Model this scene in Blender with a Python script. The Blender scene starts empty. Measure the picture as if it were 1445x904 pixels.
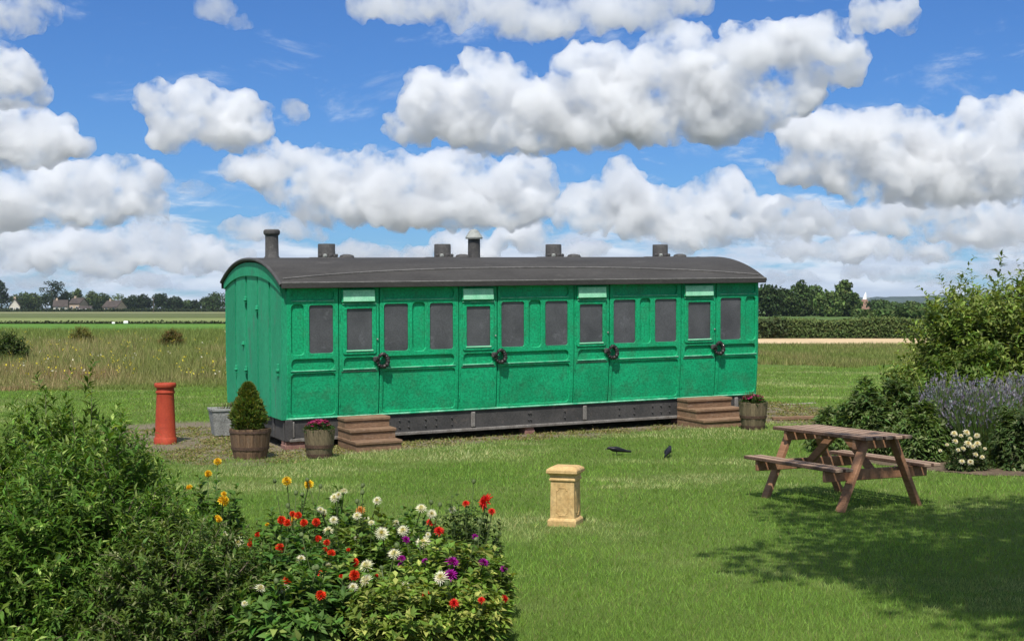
import bpy, bmesh, math, random
import numpy as np
from mathutils import Vector, Matrix

S = bpy.context.scene
COL = S.collection
# ------------------------------------------------------------------ camera, sky, sun, exposure
F, HY, CH = 2000.0, 434.0, 2.0          # focal length and horizon row in photo pixels, eye height in metres
cam = bpy.data.cameras.new('camera')
cam_ob = bpy.data.objects.new('camera', cam)
COL.objects.link(cam_ob)
S.camera = cam_ob
cam.sensor_width = 36.0
cam.lens = 36.0 * F / 1445.0
cam.clip_start, cam.clip_end = 0.1, 150000.0
cam_ob.location = (0, 0, CH)
cam_ob.rotation_euler = (math.radians(90) - math.atan((452 - HY) / F), 0, 0)

SUN_EL, SUN_AZ = math.radians(57), math.radians(190)
world = bpy.data.worlds.new('World')
S.world = world
world.use_nodes = True
wn = world.node_tree
bg = wn.nodes['Background']
sky = wn.nodes.new('ShaderNodeTexSky')
sky.sky_type = 'NISHITA'
sky.sun_disc = False
sky.sun_elevation, sky.sun_rotation = SUN_EL, SUN_AZ
sky.air_density, sky.dust_density, sky.ozone_density, sky.altitude = 1.0, 0.0, 2.0, 0
tint = wn.nodes.new('ShaderNodeMix')
tint.data_type, tint.blend_type = 'RGBA', 'MULTIPLY'
tint.inputs[0].default_value = 1.0
wn.links.new(sky.outputs[0], tint.inputs[6])
tint.inputs[7].default_value = (0.285, 0.53, 0.93, 1)
wn.links.new(tint.outputs[2], bg.inputs[0])
bg.inputs[1].default_value = 0.078

def wm(op, a, b=None, c=None):
    n = wn.nodes.new('ShaderNodeMath')
    n.operation = op
    for i, v in enumerate((a, b, c)):
        if isinstance(v, (int, float)):
            n.inputs[i].default_value = v
        elif v is not None:
            wn.links.new(v, n.inputs[i])
    return n.outputs[0]
def wstep(v, lo, hi):
    n = wn.nodes.new('ShaderNodeMapRange')
    n.interpolation_type = 'SMOOTHSTEP'
    n.inputs['From Min'].default_value, n.inputs['From Max'].default_value = lo, hi
    wn.links.new(v, n.inputs['Value'])
    return n.outputs[0]
def wnoise(x, y, scale, detail=6, rough=0.6, z=0.0, dist=0.0):
    cb = wn.nodes.new('ShaderNodeCombineXYZ')
    wn.links.new(x, cb.inputs[0])
    wn.links.new(y, cb.inputs[1])
    cb.inputs[2].default_value = z
    n = wn.nodes.new('ShaderNodeTexNoise')
    n.inputs['Scale'].default_value = scale
    n.inputs['Detail'].default_value = detail
    n.inputs['Roughness'].default_value = rough
    n.inputs['Distortion'].default_value = dist
    wn.links.new(cb.outputs[0], n.inputs['Vector'])
    return n.outputs['Fac']
wtc = wn.nodes.new('ShaderNodeTexCoord')
wsep = wn.nodes.new('ShaderNodeSeparateXYZ')
wn.links.new(wtc.outputs['Generated'], wsep.inputs[0])
wx, wy, wz = wsep.outputs
waz = wm('ARCTAN2', wx, wy)
wel = wm('ARCSINE', wz)
# scattered cumulus outside the view, added for white fill light, on one cloud deck
den = wm('ADD', wm('MAXIMUM', wz, 0.0), 0.12)
deck = wnoise(wm('DIVIDE', wx, den), wm('DIVIDE', wy, den), 0.9, 7, 0.6)
off_view = wm('MAXIMUM', wstep(wel, 0.235, 0.33), wstep(wm('ABSOLUTE', waz), 0.42, 0.55))
cover = wm('MULTIPLY', wstep(deck, 0.44, 0.56), wm('MULTIPLY', off_view, wstep(wz, 0.0, 0.03)))
# thin distant bank lying along the whole horizon, and faint wisps above it
lay = wnoise(waz, wm('MULTIPLY', wel, 4.5), 9.0, 8, 0.62, 3.1, 0.3)
bank = wm('MULTIPLY', wstep(wm('ADD', lay, wm('MULTIPLY', wel, -2.4)), 0.30, 0.46), wstep(wel, -0.01, 0.004))
wisp = wm('MULTIPLY', wstep(wnoise(waz, wm('MULTIPLY', wel, 2.2), 10.0, 8, 0.68, 8.4, 0.6), 0.53, 0.74), 0.55)
mask = wm('MINIMUM', wm('ADD', wm('MAXIMUM', cover, bank), wisp), 1.0)
shade = wnoise(waz, wm('MULTIPLY', wel, 5.0), 16.0, 6, 0.55, 5.5)
ccol = wn.nodes.new('ShaderNodeMix')
ccol.data_type = 'RGBA'
wn.links.new(wstep(shade, 0.38, 0.66), ccol.inputs[0])
ccol.inputs[6].default_value = (0.40, 0.47, 0.58, 1)
ccol.inputs[7].default_value = (0.55, 0.61, 0.69, 1)
bg2 = wn.nodes.new('ShaderNodeBackground')
wn.links.new(ccol.outputs[2], bg2.inputs[0])
wmix = wn.nodes.new('ShaderNodeMixShader')
wn.links.new(mask, wmix.inputs[0])
wn.links.new(bg.outputs[0], wmix.inputs[1])
wn.links.new(bg2.outputs[0], wmix.inputs[2])
wn.links.new(wmix.outputs[0], wn.nodes['World Output'].inputs['Surface'])

sun = bpy.data.lights.new('sun', 'SUN')
sun_ob = bpy.data.objects.new('sun', sun)
COL.objects.link(sun_ob)
sun.energy, sun.angle, sun.color = 3.9, math.radians(0.53), (1.0, 0.965, 0.90)
sdir = Vector((math.sin(SUN_AZ) * math.cos(SUN_EL), math.cos(SUN_AZ) * math.cos(SUN_EL), math.sin(SUN_EL)))
sun_ob.rotation_euler = sdir.to_track_quat('Z', 'Y').to_euler()
S.view_settings.view_transform = 'Standard'
S.view_settings.look = 'None'
S.view_settings.gamma = 1.0
S.view_settings.exposure = 0.5
S.cycles.use_denoising = True
S.cycles.volume_bounces = 10
S.cycles.max_bounces = 16
S.cycles.diffuse_bounces = 4
S.cycles.glossy_bounces = 3
S.cycles.transmission_bounces = 6
S.cycles.transparent_max_bounces = 24

# ------------------------------------------------------------------ numpy helpers
RG = np.random.default_rng(7)
_perm = np.random.default_rng(11).permutation(256)
_perm = np.concatenate([_perm, _perm, _perm])
_g = np.random.default_rng(12).normal(size=(256, 3))
_g /= np.linalg.norm(_g, axis=1)[:, None]

def pnoise(P):
    i = np.floor(P).astype(np.int64)
    f = P - i
    i &= 255
    u = f * f * f * (f * (f * 6 - 15) + 10)
    r = np.zeros(len(P))
    for dx in (0, 1):
        for dy in (0, 1):
            for dz in (0, 1):
                h = _perm[_perm[_perm[i[:, 0] + dx] + i[:, 1] + dy] + i[:, 2] + dz]
                w = (u[:, 0] if dx else 1 - u[:, 0]) * (u[:, 1] if dy else 1 - u[:, 1]) * (u[:, 2] if dz else 1 - u[:, 2])
                r += w * ((f - np.array([dx, dy, dz])) * _g[h]).sum(1)
    return r

def fbm(P, o=4, bill=False, g=0.55):
    r, a = 0, 1.0
    for k in range(o):
        n = pnoise(P * 2 ** k + 17.3 * k)
        r = r + a * (1 - 2.5 * np.abs(n) if bill else n)
        a *= g
    return r

def n2(x, y, s, seed=0.0, o=3):
    return fbm(np.stack([np.asarray(x) / s, np.asarray(y) / s, np.full(np.shape(x), seed + 0.37)], 1), o)

def sstep(a, b, x):
    t = np.clip((np.asarray(x, float) - a) / (b - a), 0, 1)
    return t * t * (3 - 2 * t)

def unit(v):
    return v / np.maximum(np.linalg.norm(v, axis=-1, keepdims=True), 1e-9)

# ------------------------------------------------------------------ object helpers
def link(name, data, parent=None, loc=None, rot=None, scale=None):
    o = bpy.data.objects.new(name, data)
    COL.objects.link(o)
    if parent is not None:
        o.parent = parent
    if loc is not None:
        o.location = loc
    if rot is not None:
        o.rotation_euler = rot
    if scale is not None:
        o.scale = scale
    return o

def tag(o, label=None, cat=None, group=None, kind=None):
    for k, v in (('label', label), ('category', cat), ('group', group), ('kind', kind)):
        if v:
            o[k] = v
    return o

def thing(name, label, cat, loc=(0, 0, 0), rz=0.0, group=None):
    return tag(link(name, None, loc=loc, rot=(0, 0, rz)), label, cat, group)

def mesh_np(name, V, Fc, mat=None, cols=None, smooth=False):
    V = np.asarray(V, np.float32)
    Fc = np.asarray(Fc, np.int32)
    me = bpy.data.meshes.new(name)
    me.vertices.add(len(V))
    me.vertices.foreach_set('co', V.ravel())
    n = Fc.shape[1]
    me.loops.add(Fc.size)
    me.loops.foreach_set('vertex_index', Fc.ravel())
    me.polygons.add(len(Fc))
    me.polygons.foreach_set('loop_start', np.arange(0, Fc.size, n, dtype=np.int32))
    if smooth:
        me.polygons.foreach_set('use_smooth', np.ones(len(Fc), bool))
    me.update(calc_edges=True)
    if cols is not None:
        a = me.color_attributes.new('col', 'FLOAT_COLOR', 'POINT')
        c = np.ones((len(V), 4), np.float32)
        c[:, :3] = cols
        a.data.foreach_set('color', c.ravel())
    if mat:
        me.materials.append(mat)
    return me

class MB:
    """collects shapes into one mesh"""
    def __init__(self):
        self.V, self.F = [], []
    def add(self, V, Fs):
        n = len(self.V)
        self.V += [tuple(v) for v in V]
        self.F += [tuple(i + n for i in f) for f in Fs]
        return self
    def box(self, x0, y0, z0, x1, y1, z1, b=0.0):
        if b <= 0:
            V = [(x, y, z) for z in (z0, z1) for y in (y0, y1) for x in (x0, x1)]
            return self.add(V, [(0, 2, 3, 1), (4, 5, 7, 6), (0, 1, 5, 4), (2, 6, 7, 3), (0, 4, 6, 2), (1, 3, 7, 5)])
        bm = bmesh.new()
        bmesh.ops.create_cube(bm, size=1)
        for v in bm.verts:
            v.co = ((x0 + x1) / 2 + v.co.x * (x1 - x0), (y0 + y1) / 2 + v.co.y * (y1 - y0), (z0 + z1) / 2 + v.co.z * (z1 - z0))
        bmesh.ops.bevel(bm, geom=bm.edges[:], offset=b, segments=1, affect='EDGES', profile=0.5)
        bm.verts.index_update()
        self.add([v.co[:] for v in bm.verts], [[v.index for v in f.verts] for f in bm.faces])
        bm.free()
        return self
    def beam(self, p, q, w, h, up=(0, 0, 1), b=0.0):
        p, q = Vector(p), Vector(q)
        d = q - p
        L = d.length
        d.normalize()
        s = d.cross(Vector(up)).normalized()
        u = s.cross(d)
        m = MB().box(-w / 2, 0, -h / 2, w / 2, L, h / 2, b)
        return self.add([p + s * v[0] + d * v[1] + u * v[2] for v in m.V], m.F)
    def tube(self, pts, r, n=8, cap=True):
        pts = [Vector(p) for p in pts]
        rs = r if isinstance(r, (list, tuple)) else [r] * len(pts)
        V, Fs = [], []
        for i, p in enumerate(pts):
            d = (pts[min(i + 1, len(pts) - 1)] - pts[max(i - 1, 0)]).normalized()
            a = d.orthogonal().normalized() if i == 0 else (a - d * a.dot(d)).normalized()
            b = d.cross(a)
            for k in range(n):
                t = 2 * math.pi * k / n
                V.append(p + (a * math.cos(t) + b * math.sin(t)) * rs[i])
        for i in range(len(pts) - 1):
            for k in range(n):
                Fs.append((i * n + k, i * n + (k + 1) % n, (i + 1) * n + (k + 1) % n, (i + 1) * n + k))
        if cap:
            Fs.append(tuple(range(n))[::-1])
            Fs.append(tuple((len(pts) - 1) * n + k for k in range(n)))
        return self.add(V, Fs)
    def lathe(self, prof, n=24, c=(0, 0, 0), close=False):
        V, Fs = [], []
        for (r, z) in prof:
            for k in range(n):
                t = 2 * math.pi * k / n
                V.append((c[0] + r * math.cos(t), c[1] + r * math.sin(t), c[2] + z))
        m = len(prof)
        for i in range(m if close else m - 1):
            j = (i + 1) % m
            for k in range(n):
                Fs.append((i * n + k, i * n + (k + 1) % n, j * n + (k + 1) % n, j * n + k))
        return self.add(V, Fs)
    def mesh(self, name, mat, smooth=False):
        me = bpy.data.meshes.new(name)
        me.from_pydata([tuple(v) for v in self.V], [], self.F)
        me.materials.append(mat)
        if smooth:
            me.shade_smooth()
            me.set_sharp_from_angle(angle=math.radians(40))
        me.update()
        return me
    def build(self, name, mat, parent=None, smooth=False, loc=None, rot=None):
        return link(name, self.mesh(name, mat, smooth), parent, loc, rot)

# ------------------------------------------------------------------ materials
def mat_base(name):
    m = bpy.data.materials.new(name)
    m.use_nodes = True
    return m, m.node_tree, m.node_tree.nodes['Principled BSDF']

def N(t, kind, **kw):
    n = t.nodes.new(kind)
    for k, v in kw.items():
        setattr(n, k, v)
    return n

def noise(t, coord, scale, detail=4, rough=0.6, stretch=None):
    x = coord
    if stretch:
        mp = N(t, 'ShaderNodeMapping')
        mp.inputs['Scale'].default_value = stretch
        t.links.new(coord, mp.inputs[0])
        x = mp.outputs[0]
    n = N(t, 'ShaderNodeTexNoise')
    n.inputs['Scale'].default_value = scale
    n.inputs['Detail'].default_value = detail
    n.inputs['Roughness'].default_value = rough
    t.links.new(x, n.inputs['Vector'])
    return n.outputs['Fac']

def ramp(t, fac, lo, hi):
    r = N(t, 'ShaderNodeMapRange')
    r.inputs['From Min'].default_value, r.inputs['From Max'].default_value = lo, hi
    t.links.new(fac, r.inputs['Value'])
    return r.outputs[0]

def mix(t, fac, a, b, blend='MIX'):
    n = N(t, 'ShaderNodeMix', data_type='RGBA', blend_type=blend)
    for i, v in ((0, fac), (6, a), (7, b)):
        if isinstance(v, (int, float)):
            n.inputs[i].default_value = v
        elif isinstance(v, tuple):
            n.inputs[i].default_value = (*v, 1)
        else:
            t.links.new(v, n.inputs[i])
    return n.outputs[2]

def surf(name, c1, c2, c3=None, scale=3.0, fine=40.0, rough=0.8, bump=0.02, stretch=None, spec=0.3, fine_amt=0.5, c3_lo=0.58, c3_hi=0.72, coord='Object', metal=0.0, rnd=0.0):
    """general weathered surface: c1/c2 blend by broad noise, c3 in patches, fine speckle, relief"""
    m, t, p = mat_base(name)
    tc = N(t, 'ShaderNodeTexCoord').outputs[coord]
    a = noise(t, tc, scale, 5, 0.62, stretch)
    f = noise(t, tc, fine, 4, 0.7, stretch)
    c = mix(t, ramp(t, a, 0.36, 0.64), c1, c2)
    if c3:
        w = noise(t, tc, scale * 2.3, 6, 0.7, stretch)
        c = mix(t, ramp(t, w, c3_lo, c3_hi), c, c3)
    g = N(t, 'ShaderNodeMapRange')
    g.inputs['From Min'].default_value, g.inputs['From Max'].default_value = 0.25, 0.75
    g.inputs['To Min'].default_value, g.inputs['To Max'].default_value = 1 - fine_amt, 1 + fine_amt
    t.links.new(f, g.inputs['Value'])
    c = mix(t, 1.0, c, g.outputs[0], 'MULTIPLY')
    if rnd:
        oi = N(t, 'ShaderNodeObjectInfo')
        g2 = N(t, 'ShaderNodeMapRange')
        g2.inputs['To Min'].default_value, g2.inputs['To Max'].default_value = 1 - rnd, 1 + rnd
        t.links.new(oi.outputs['Random'], g2.inputs['Value'])
        c = mix(t, 1.0, c, g2.outputs[0], 'MULTIPLY')
    t.links.new(c, p.inputs['Base Color'])
    p.inputs['Roughness'].default_value = rough
    p.inputs['Metallic'].default_value = metal
    p.inputs['Specular IOR Level'].default_value = spec
    if bump:
        b = N(t, 'ShaderNodeBump')
        b.inputs['Strength'].default_value = 0.6
        b.inputs['Distance'].default_value = bump
        t.links.new(f, b.inputs['Height'])
        t.links.new(b.outputs[0], p.inputs['Normal'])
    return m

def leaf_mat(name, trans=0.35, rough=0.5, spec=0.35):
    m, t, p = mat_base(name)
    at = N(t, 'ShaderNodeAttribute', attribute_name='col')
    t.links.new(at.outputs['Color'], p.inputs['Base Color'])
    p.inputs['Roughness'].default_value = rough
    p.inputs['Specular IOR Level'].default_value = spec
    tr = N(t, 'ShaderNodeBsdfTranslucent')
    tint = mix(t, 1.0, at.outputs['Color'], (1.15, 1.1, 0.5), 'MULTIPLY')
    t.links.new(tint, tr.inputs['Color'])
    ms = N(t, 'ShaderNodeMixShader')
    ms.inputs[0].default_value = trans
    t.links.new(p.outputs[0], ms.inputs[1])
    t.links.new(tr.outputs[0], ms.inputs[2])
    t.links.new(ms.outputs[0], t.nodes['Material Output'].inputs['Surface'])
    return m

M = {}
M['green'] = surf('green_paint', (0.004, 0.27, 0.110), (0.006, 0.36, 0.152), (0.03, 0.185, 0.085), scale=1.5, fine=34, rough=0.6, bump=0.006, fine_amt=0.55, c3_lo=0.49, c3_hi=0.80, spec=0.3)
M['green_plank'] = surf('green_plank_paint', (0.012, 0.25, 0.12), (0.02, 0.31, 0.15), (0.07, 0.20, 0.13), scale=2.0, fine=45, rough=0.65, bump=0.004, stretch=(1, 1, .35), fine_amt=0.30, rnd=0.06)
M['green_bead'] = surf('worn_green_bead', (0.02, 0.34, 0.17), (0.25, 0.55, 0.38), scale=6, fine=60, rough=0.6, bump=0.002, fine_amt=0.35)
M['mint'] = surf('pale_mint_paint', (0.20, 0.55, 0.33), (0.32, 0.66, 0.44), scale=7, fine=60, rough=0.6, bump=0.002, fine_amt=0.25)
M['pane'] = surf('frosted_dark_glass', (0.058, 0.056, 0.062), (0.095, 0.092, 0.10), (0.15, 0.148, 0.16), scale=1.6, fine=70, rough=0.30, bump=0.0012, fine_amt=0.4, spec=0.6, rnd=.14)
M['roof'] = surf('grey_roofing_felt', (0.038, 0.035, 0.032), (0.054, 0.050, 0.046), (0.072, 0.066, 0.06), scale=2, fine=60, rough=0.8, bump=0.004, stretch=(.4, 1, 1), fine_amt=0.35)
M['roof_edge'] = surf('worn_roof_edge', (0.10, 0.095, 0.09), (0.17, 0.16, 0.15), scale=6, fine=60, rough=0.8, bump=0.002)
M['iron'] = surf('weathered_iron', (0.055, 0.052, 0.05), (0.085, 0.08, 0.076), (0.14, 0.13, 0.12), scale=5, fine=45, rough=0.7, bump=0.003, fine_amt=0.4)
M['iron_light'] = surf('pale_weathered_zinc', (0.22, 0.23, 0.21), (0.33, 0.34, 0.31), scale=10, fine=50, rough=0.6, bump=0.003)
M['frame'] = surf('grimy_underframe', (0.045, 0.043, 0.042), (0.07, 0.065, 0.062), (0.10, 0.085, 0.075), scale=3, fine=50, rough=0.75, bump=0.004, fine_amt=0.4)
M['frame_edge'] = surf('worn_underframe_edge', (0.13, 0.115, 0.10), (0.2, 0.185, 0.17), scale=7, fine=50, rough=0.75, bump=0.003)
M['brick'] = surf('old_brick', (0.20, 0.10, 0.08), (0.27, 0.15, 0.12), scale=8, fine=60, rough=0.9, bump=0.006)
M['step'] = surf('brown_timber_steps', (0.17, 0.10, 0.058), (0.24, 0.148, 0.09), (0.26, 0.19, 0.14), scale=5, fine=40, rough=0.85, bump=0.006, stretch=(.5, 1, 2), fine_amt=0.35, rnd=0.12)
M['stave'] = surf('oak_barrel_stave', (0.10, 0.058, 0.034), (0.17, 0.105, 0.06), (0.20, 0.15, 0.10), scale=7, fine=50, rough=0.8, bump=0.006, stretch=(2, 2, .4), fine_amt=0.45, rnd=0.25)
M['stave_grey'] = surf('grey_brown_barrel_stave', (0.11, 0.085, 0.05), (0.17, 0.13, 0.075), (0.10, 0.085, 0.06), scale=7, fine=50, rough=0.85, bump=0.006, stretch=(2, 2, .4), fine_amt=0.45, rnd=0.25)
M['hoop'] = surf('rusty_hoop', (0.07, 0.042, 0.03), (0.11, 0.065, 0.045), scale=9, fine=60, rough=0.7, bump=0.003)
M['soil'] = surf('dark_soil', (0.035, 0.025, 0.017), (0.06, 0.043, 0.03), scale=8, fine=40, rough=1.0, bump=0.02)
M['zinc'] = surf('grey_zinc', (0.20, 0.20, 0.19), (0.29, 0.29, 0.275), (0.15, 0.15, 0.14), scale=5, fine=40, rough=0.7, bump=0.004)
M['terracotta'] = surf('red_terracotta', (0.33, 0.042, 0.018), (0.41, 0.06, 0.026), (0.22, 0.04, 0.022), scale=4, fine=35, rough=0.7, bump=0.003, fine_amt=0.2)
M['cream'] = surf('buff_clay', (0.47, 0.30, 0.12), (0.58, 0.40, 0.18), (0.33, 0.23, 0.12), scale=7, fine=30, rough=0.85, bump=0.005, fine_amt=0.3)
M['table'] = surf('brown_stained_timber', (0.24, 0.118, 0.06), (0.31, 0.162, 0.09), (0.34, 0.205, 0.13), scale=5, fine=35, rough=0.7, bump=0.004, stretch=(1, .25, 1), fine_amt=0.28, rnd=0.1)
M['table_top'] = surf('weathered_timber_slat', (0.24, 0.155, 0.10), (0.34, 0.235, 0.165), (0.42, 0.32, 0.25), scale=5, fine=40, rough=0.75, bump=0.004, stretch=(3, .2, 3), fine_amt=0.35, rnd=0.12)
M['slat_shade'] = surf('slat_gap_shade', (0.085, 0.048, 0.032), (0.12, 0.07, 0.048), scale=6, fine=40, rough=0.8, bump=0.003)  # dark brown standing in for the shade between table slats
M['bolt'] = surf('dark_bolt', (0.03, 0.028, 0.027), (0.05, 0.045, 0.043), scale=20, fine=50, rough=0.5, bump=0.0, metal=0.5)
M['kerb'] = surf('pale_concrete', (0.20, 0.175, 0.14), (0.28, 0.25, 0.2), (0.28, 0.26, 0.22), scale=3, fine=20, rough=0.9, bump=0.006)
M['bark'] = surf('bark', (0.075, 0.058, 0.042), (0.12, 0.095, 0.07), scale=4, fine=20, rough=0.95, bump=0.02, stretch=(1, 1, .25))
M['stem'] = surf('green_stem', (0.07, 0.10, 0.03), (0.10, 0.13, 0.045), scale=6, fine=30, rough=0.6, bump=0)
M['twig'] = surf('brown_twig', (0.10, 0.075, 0.05), (0.16, 0.125, 0.085), scale=6, fine=30, rough=0.8, bump=0)
M['leaf'] = leaf_mat('leaf', 0.36, 0.55, 0.16)
M['leaf_dull'] = leaf_mat('far_leaf', 0.15, 0.8, 0.15)
M['grass'] = leaf_mat('grass_blade', 0.35, 0.65, 0.2)
M['petal'] = leaf_mat('petal', 0.25, 0.7, 0.15)
M['feather'] = surf('black_feathers', (0.006, 0.006, 0.008), (0.014, 0.013, 0.016), scale=20, fine=90, rough=0.45, bump=0.001)
M['beak'] = surf('beak', (0.05, 0.045, 0.035), (0.09, 0.08, 0.06), scale=20, fine=90, rough=0.5, bump=0)
M['white_wall'] = surf('cream_render', (0.50, 0.46, 0.38), (0.60, 0.56, 0.48), scale=.5, fine=4, rough=0.9, bump=0)
M['stone_wall'] = surf('buff_brick_wall', (0.36, 0.27, 0.19), (0.44, 0.34, 0.25), scale=.5, fine=4, rough=0.9, bump=0)
M['tile_brown'] = surf('brown_roof_tile', (0.05, 0.04, 0.035), (0.075, 0.058, 0.05), scale=.6, fine=3, rough=0.9, bump=0)
M['tile_red'] = surf('oast_tile', (0.21, 0.12, 0.085), (0.28, 0.165, 0.12), scale=.6, fine=3, rough=0.9, bump=0)
M['white'] = surf('white_paint', (0.76, 0.76, 0.74), (0.82, 0.82, 0.8), scale=2, fine=10, rough=0.5, bump=0, fine_amt=0.05)
M['far_glass'] = surf('house_glass', (0.03, 0.035, 0.04), (0.05, 0.055, 0.06), scale=2, fine=10, rough=0.2, bump=0)

# ------------------------------------------------------------------ the carriage's frame and the lie of the land
FIT = dict(D=20.0, th=math.radians(26.4), w=3.02, L=8.12, al=math.radians(1.02), be=math.radians(1.68), tum=0.057)
CW, CL = FIT['w'], FIT['L']
_x = np.array([math.cos(FIT['th']), math.sin(FIT['th']), 0])
_y = np.array([-math.sin(FIT['th']), math.cos(FIT['th']), 0])
_z = np.array([0, 0, 1.0])
AX = _x * math.cos(FIT['al']) + _z * math.sin(FIT['al'])
_z2 = -_x * math.sin(FIT['al']) + _z * math.cos(FIT['al'])
AY = _y * math.cos(FIT['be']) + _z2 * math.sin(FIT['be'])
AZ = -_y * math.sin(FIT['be']) + _z2 * math.cos(FIT['be'])
ZB, ZT = 0.40, 2.29                                   # underside and top of the body above the ground it stands on
CO = np.array([(404.7 - 722.5) / F * FIT['D'], FIT['D'], 0.0])

def height(x, y):
    """the lawn is level; the ground swells gently under and behind the carriage"""
    x, y = np.asarray(x, float), np.asarray(y, float)
    dx, dy = x - CO[0], y - CO[1]
    u = dx * _x[0] + dy * _x[1]
    v = dx * _y[0] + dy * _y[1]
    h = math.tan(FIT['al']) * np.clip(u, 0, CL) + math.tan(FIT['be']) * np.clip(v, 0, CW)
    out = np.where(v < 0, -v / 5.0, np.maximum(v - CW, 0) / 16.0) + np.maximum(u - CL, 0) / 9.0 + np.maximum(-u, 0) / 6.0
    h = h * (1 - sstep(0, 1, out))
    return h + 0.02 * n2(x, y, 6.0, 2.2, 2) * sstep(6, 12, y) * sstep(1.0, 3.0, np.maximum(-v, u - CL))

def hgt(x, y):
    return float(height(np.array([x]), np.array([y]))[0])

def gnd(px, py):
    """photo pixel of a foot on the ground -> (x, y, z)"""
    z = 0.0
    for _ in range(8):
        D = (CH - z) * F / (py - HY)
        x = (px - 722.5) / F * D
        z = hgt(x, D)
    return (x, D, z)

def at(px, py, D):
    return ((px - 722.5) / F * D, D, CH - (py - HY) / F * D)

def side_x(px, py=470.0):
    """photo pixel on the carriage's long side -> metres along it"""
    d = np.array([(px - 722.5) / F, 1.0, -(py - HY) / F])
    o = np.array([0, 0, CH]) - CO
    t = -(o @ AY) / (d @ AY)
    return float((o + t * d) @ AX)

def local_uv(x, y):
    dx, dy = np.asarray(x) - CO[0], np.asarray(y) - CO[1]
    return dx * _x[0] + dy * _x[1], dx * _y[0] + dy * _y[1]

def dirt_amount(x, y):
    u, v = local_uv(x, y)
    du = np.maximum(np.maximum(-u - 1.0, u - CL - 1.6), 0)
    dv = np.maximum(np.maximum(-v, v - CW), 0)
    d = np.hypot(du, dv * 1.0)
    reach = 0.72 + 0.45 * sstep(2.2, -0.5, u) + 0.35 * sstep(CL - 1, CL + 1, u)
    return sstep(0.35, -0.35, d - reach + 0.9 * n2(x, y, 1.1, 5.1, 4))

# ------------------------------------------------------------------ ground, fields, hill
def grid_axis(a, fine_a, fine_b, b, st, growth=1.22):
    c = list(np.arange(fine_a, fine_b + 1e-6, st))
    s, x = st, fine_a
    lo = []
    while x > a:
        s *= growth
        x -= s
        lo.append(max(x, a))
    s, x = st, fine_b
    hi = []
    while x < b:
        s *= growth
        x += s
        hi.append(min(x, b))
    return np.array(lo[::-1] + c + hi)

gx = grid_axis(-40000, -11, 11, 40000, 0.17)
gy = grid_axis(-300, 7, 34, 60000, 0.17)
XX, YY = np.meshgrid(gx, gy)
xf, yf = XX.ravel(), YY.ravel()
dirt = dirt_amount(xf, yf)
Z = height(xf, yf) - 0.012 * dirt
nx, ny = len(gx), len(gy)
ii = (np.arange(ny - 1)[:, None] * nx + np.arange(nx - 1)[None, :]).ravel()
gf = np.stack([ii, ii + 1, ii + nx + 1, ii + nx], 1)
gm, t, p = mat_base('lawn_and_earth')
at_ = N(t, 'ShaderNodeAttribute', attribute_name='col')
tc = N(t, 'ShaderNodeTexCoord').outputs['Object']
a = noise(t, tc, 0.5, 5, 0.6)
f = noise(t, tc, 30, 4, 0.75)
lawn = mix(t, ramp(t, a, 0.35, 0.65), (0.11, 0.195, 0.03), (0.17, 0.235, 0.055))
lawn = mix(t, ramp(t, f, 0.3, 0.75), mix(t, 1.0, lawn, (0.5, 0.5, 0.5), 'MULTIPLY'), lawn)
e1 = noise(t, tc, 2.5, 6, 0.7)
earth = mix(t, ramp(t, e1, 0.3, 0.7), (0.20, 0.165, 0.11), (0.32, 0.265, 0.185))
earth = mix(t, ramp(t, f, 0.35, 0.75), mix(t, 1.0, earth, (0.6, 0.6, 0.6), 'MULTIPLY'), earth)
sep = N(t, 'ShaderNodeSeparateColor')
t.links.new(at_.outputs['Color'], sep.inputs[0])
c = mix(t, sep.outputs[0], lawn, earth)
farland = mix(t, ramp(t, noise(t, tc, 0.004, 3, 0.5), 0.4, 0.6), (0.075, 0.09, 0.075), (0.13, 0.13, 0.115))
c = mix(t, sep.outputs[1], c, farland)
t.links.new(c, p.inputs['Base Color'])
p.inputs['Roughness'].default_value = 0.95
p.inputs['Specular IOR Level'].default_value = 0.1
b = N(t, 'ShaderNodeBump')
b.inputs['Distance'].default_value = 0.03
t.links.new(f, b.inputs['Height'])
t.links.new(b.outputs[0], p.inputs['Normal'])
gcol = np.stack([dirt, sstep(400, 1500, np.hypot(xf, yf)), dirt * 0], 1)
tag(link('ground', mesh_np('ground', np.stack([xf, yf, Z], 1), gf, gm, gcol, True)), 'mown green lawn with bare earth round the carriage', None, kind='structure')

def field(name, pts, z, mat, label):
    """a flat crop sheet, edges wobbling a little, laid over the land"""
    P = []
    for (x0, y0), (x1, y1) in zip(pts, pts[1:] + pts[:1]):
        L = math.hypot(x1 - x0, y1 - y0)
        n = max(2, min(60, int(L / 12)))
        for k in range(n):
            s = k / n
            P.append((x0 + (x1 - x0) * s, y0 + (y1 - y0) * s))
    P = np.array(P)
    me = bpy.data.meshes.new(name)
    me.from_pydata([(x, y, z) for x, y in P], [], [list(range(len(P)))])
    me.materials.append(mat)
    return tag(link(name, me), label, None, kind='structure')

def cropmat(name, c1, c2, sc):
    return surf(name, c1, c2, scale=sc, fine=sc * 14, rough=0.95, bump=0, stretch=(.35, 1, 1), fine_amt=0.35, spec=0.1)

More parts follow.
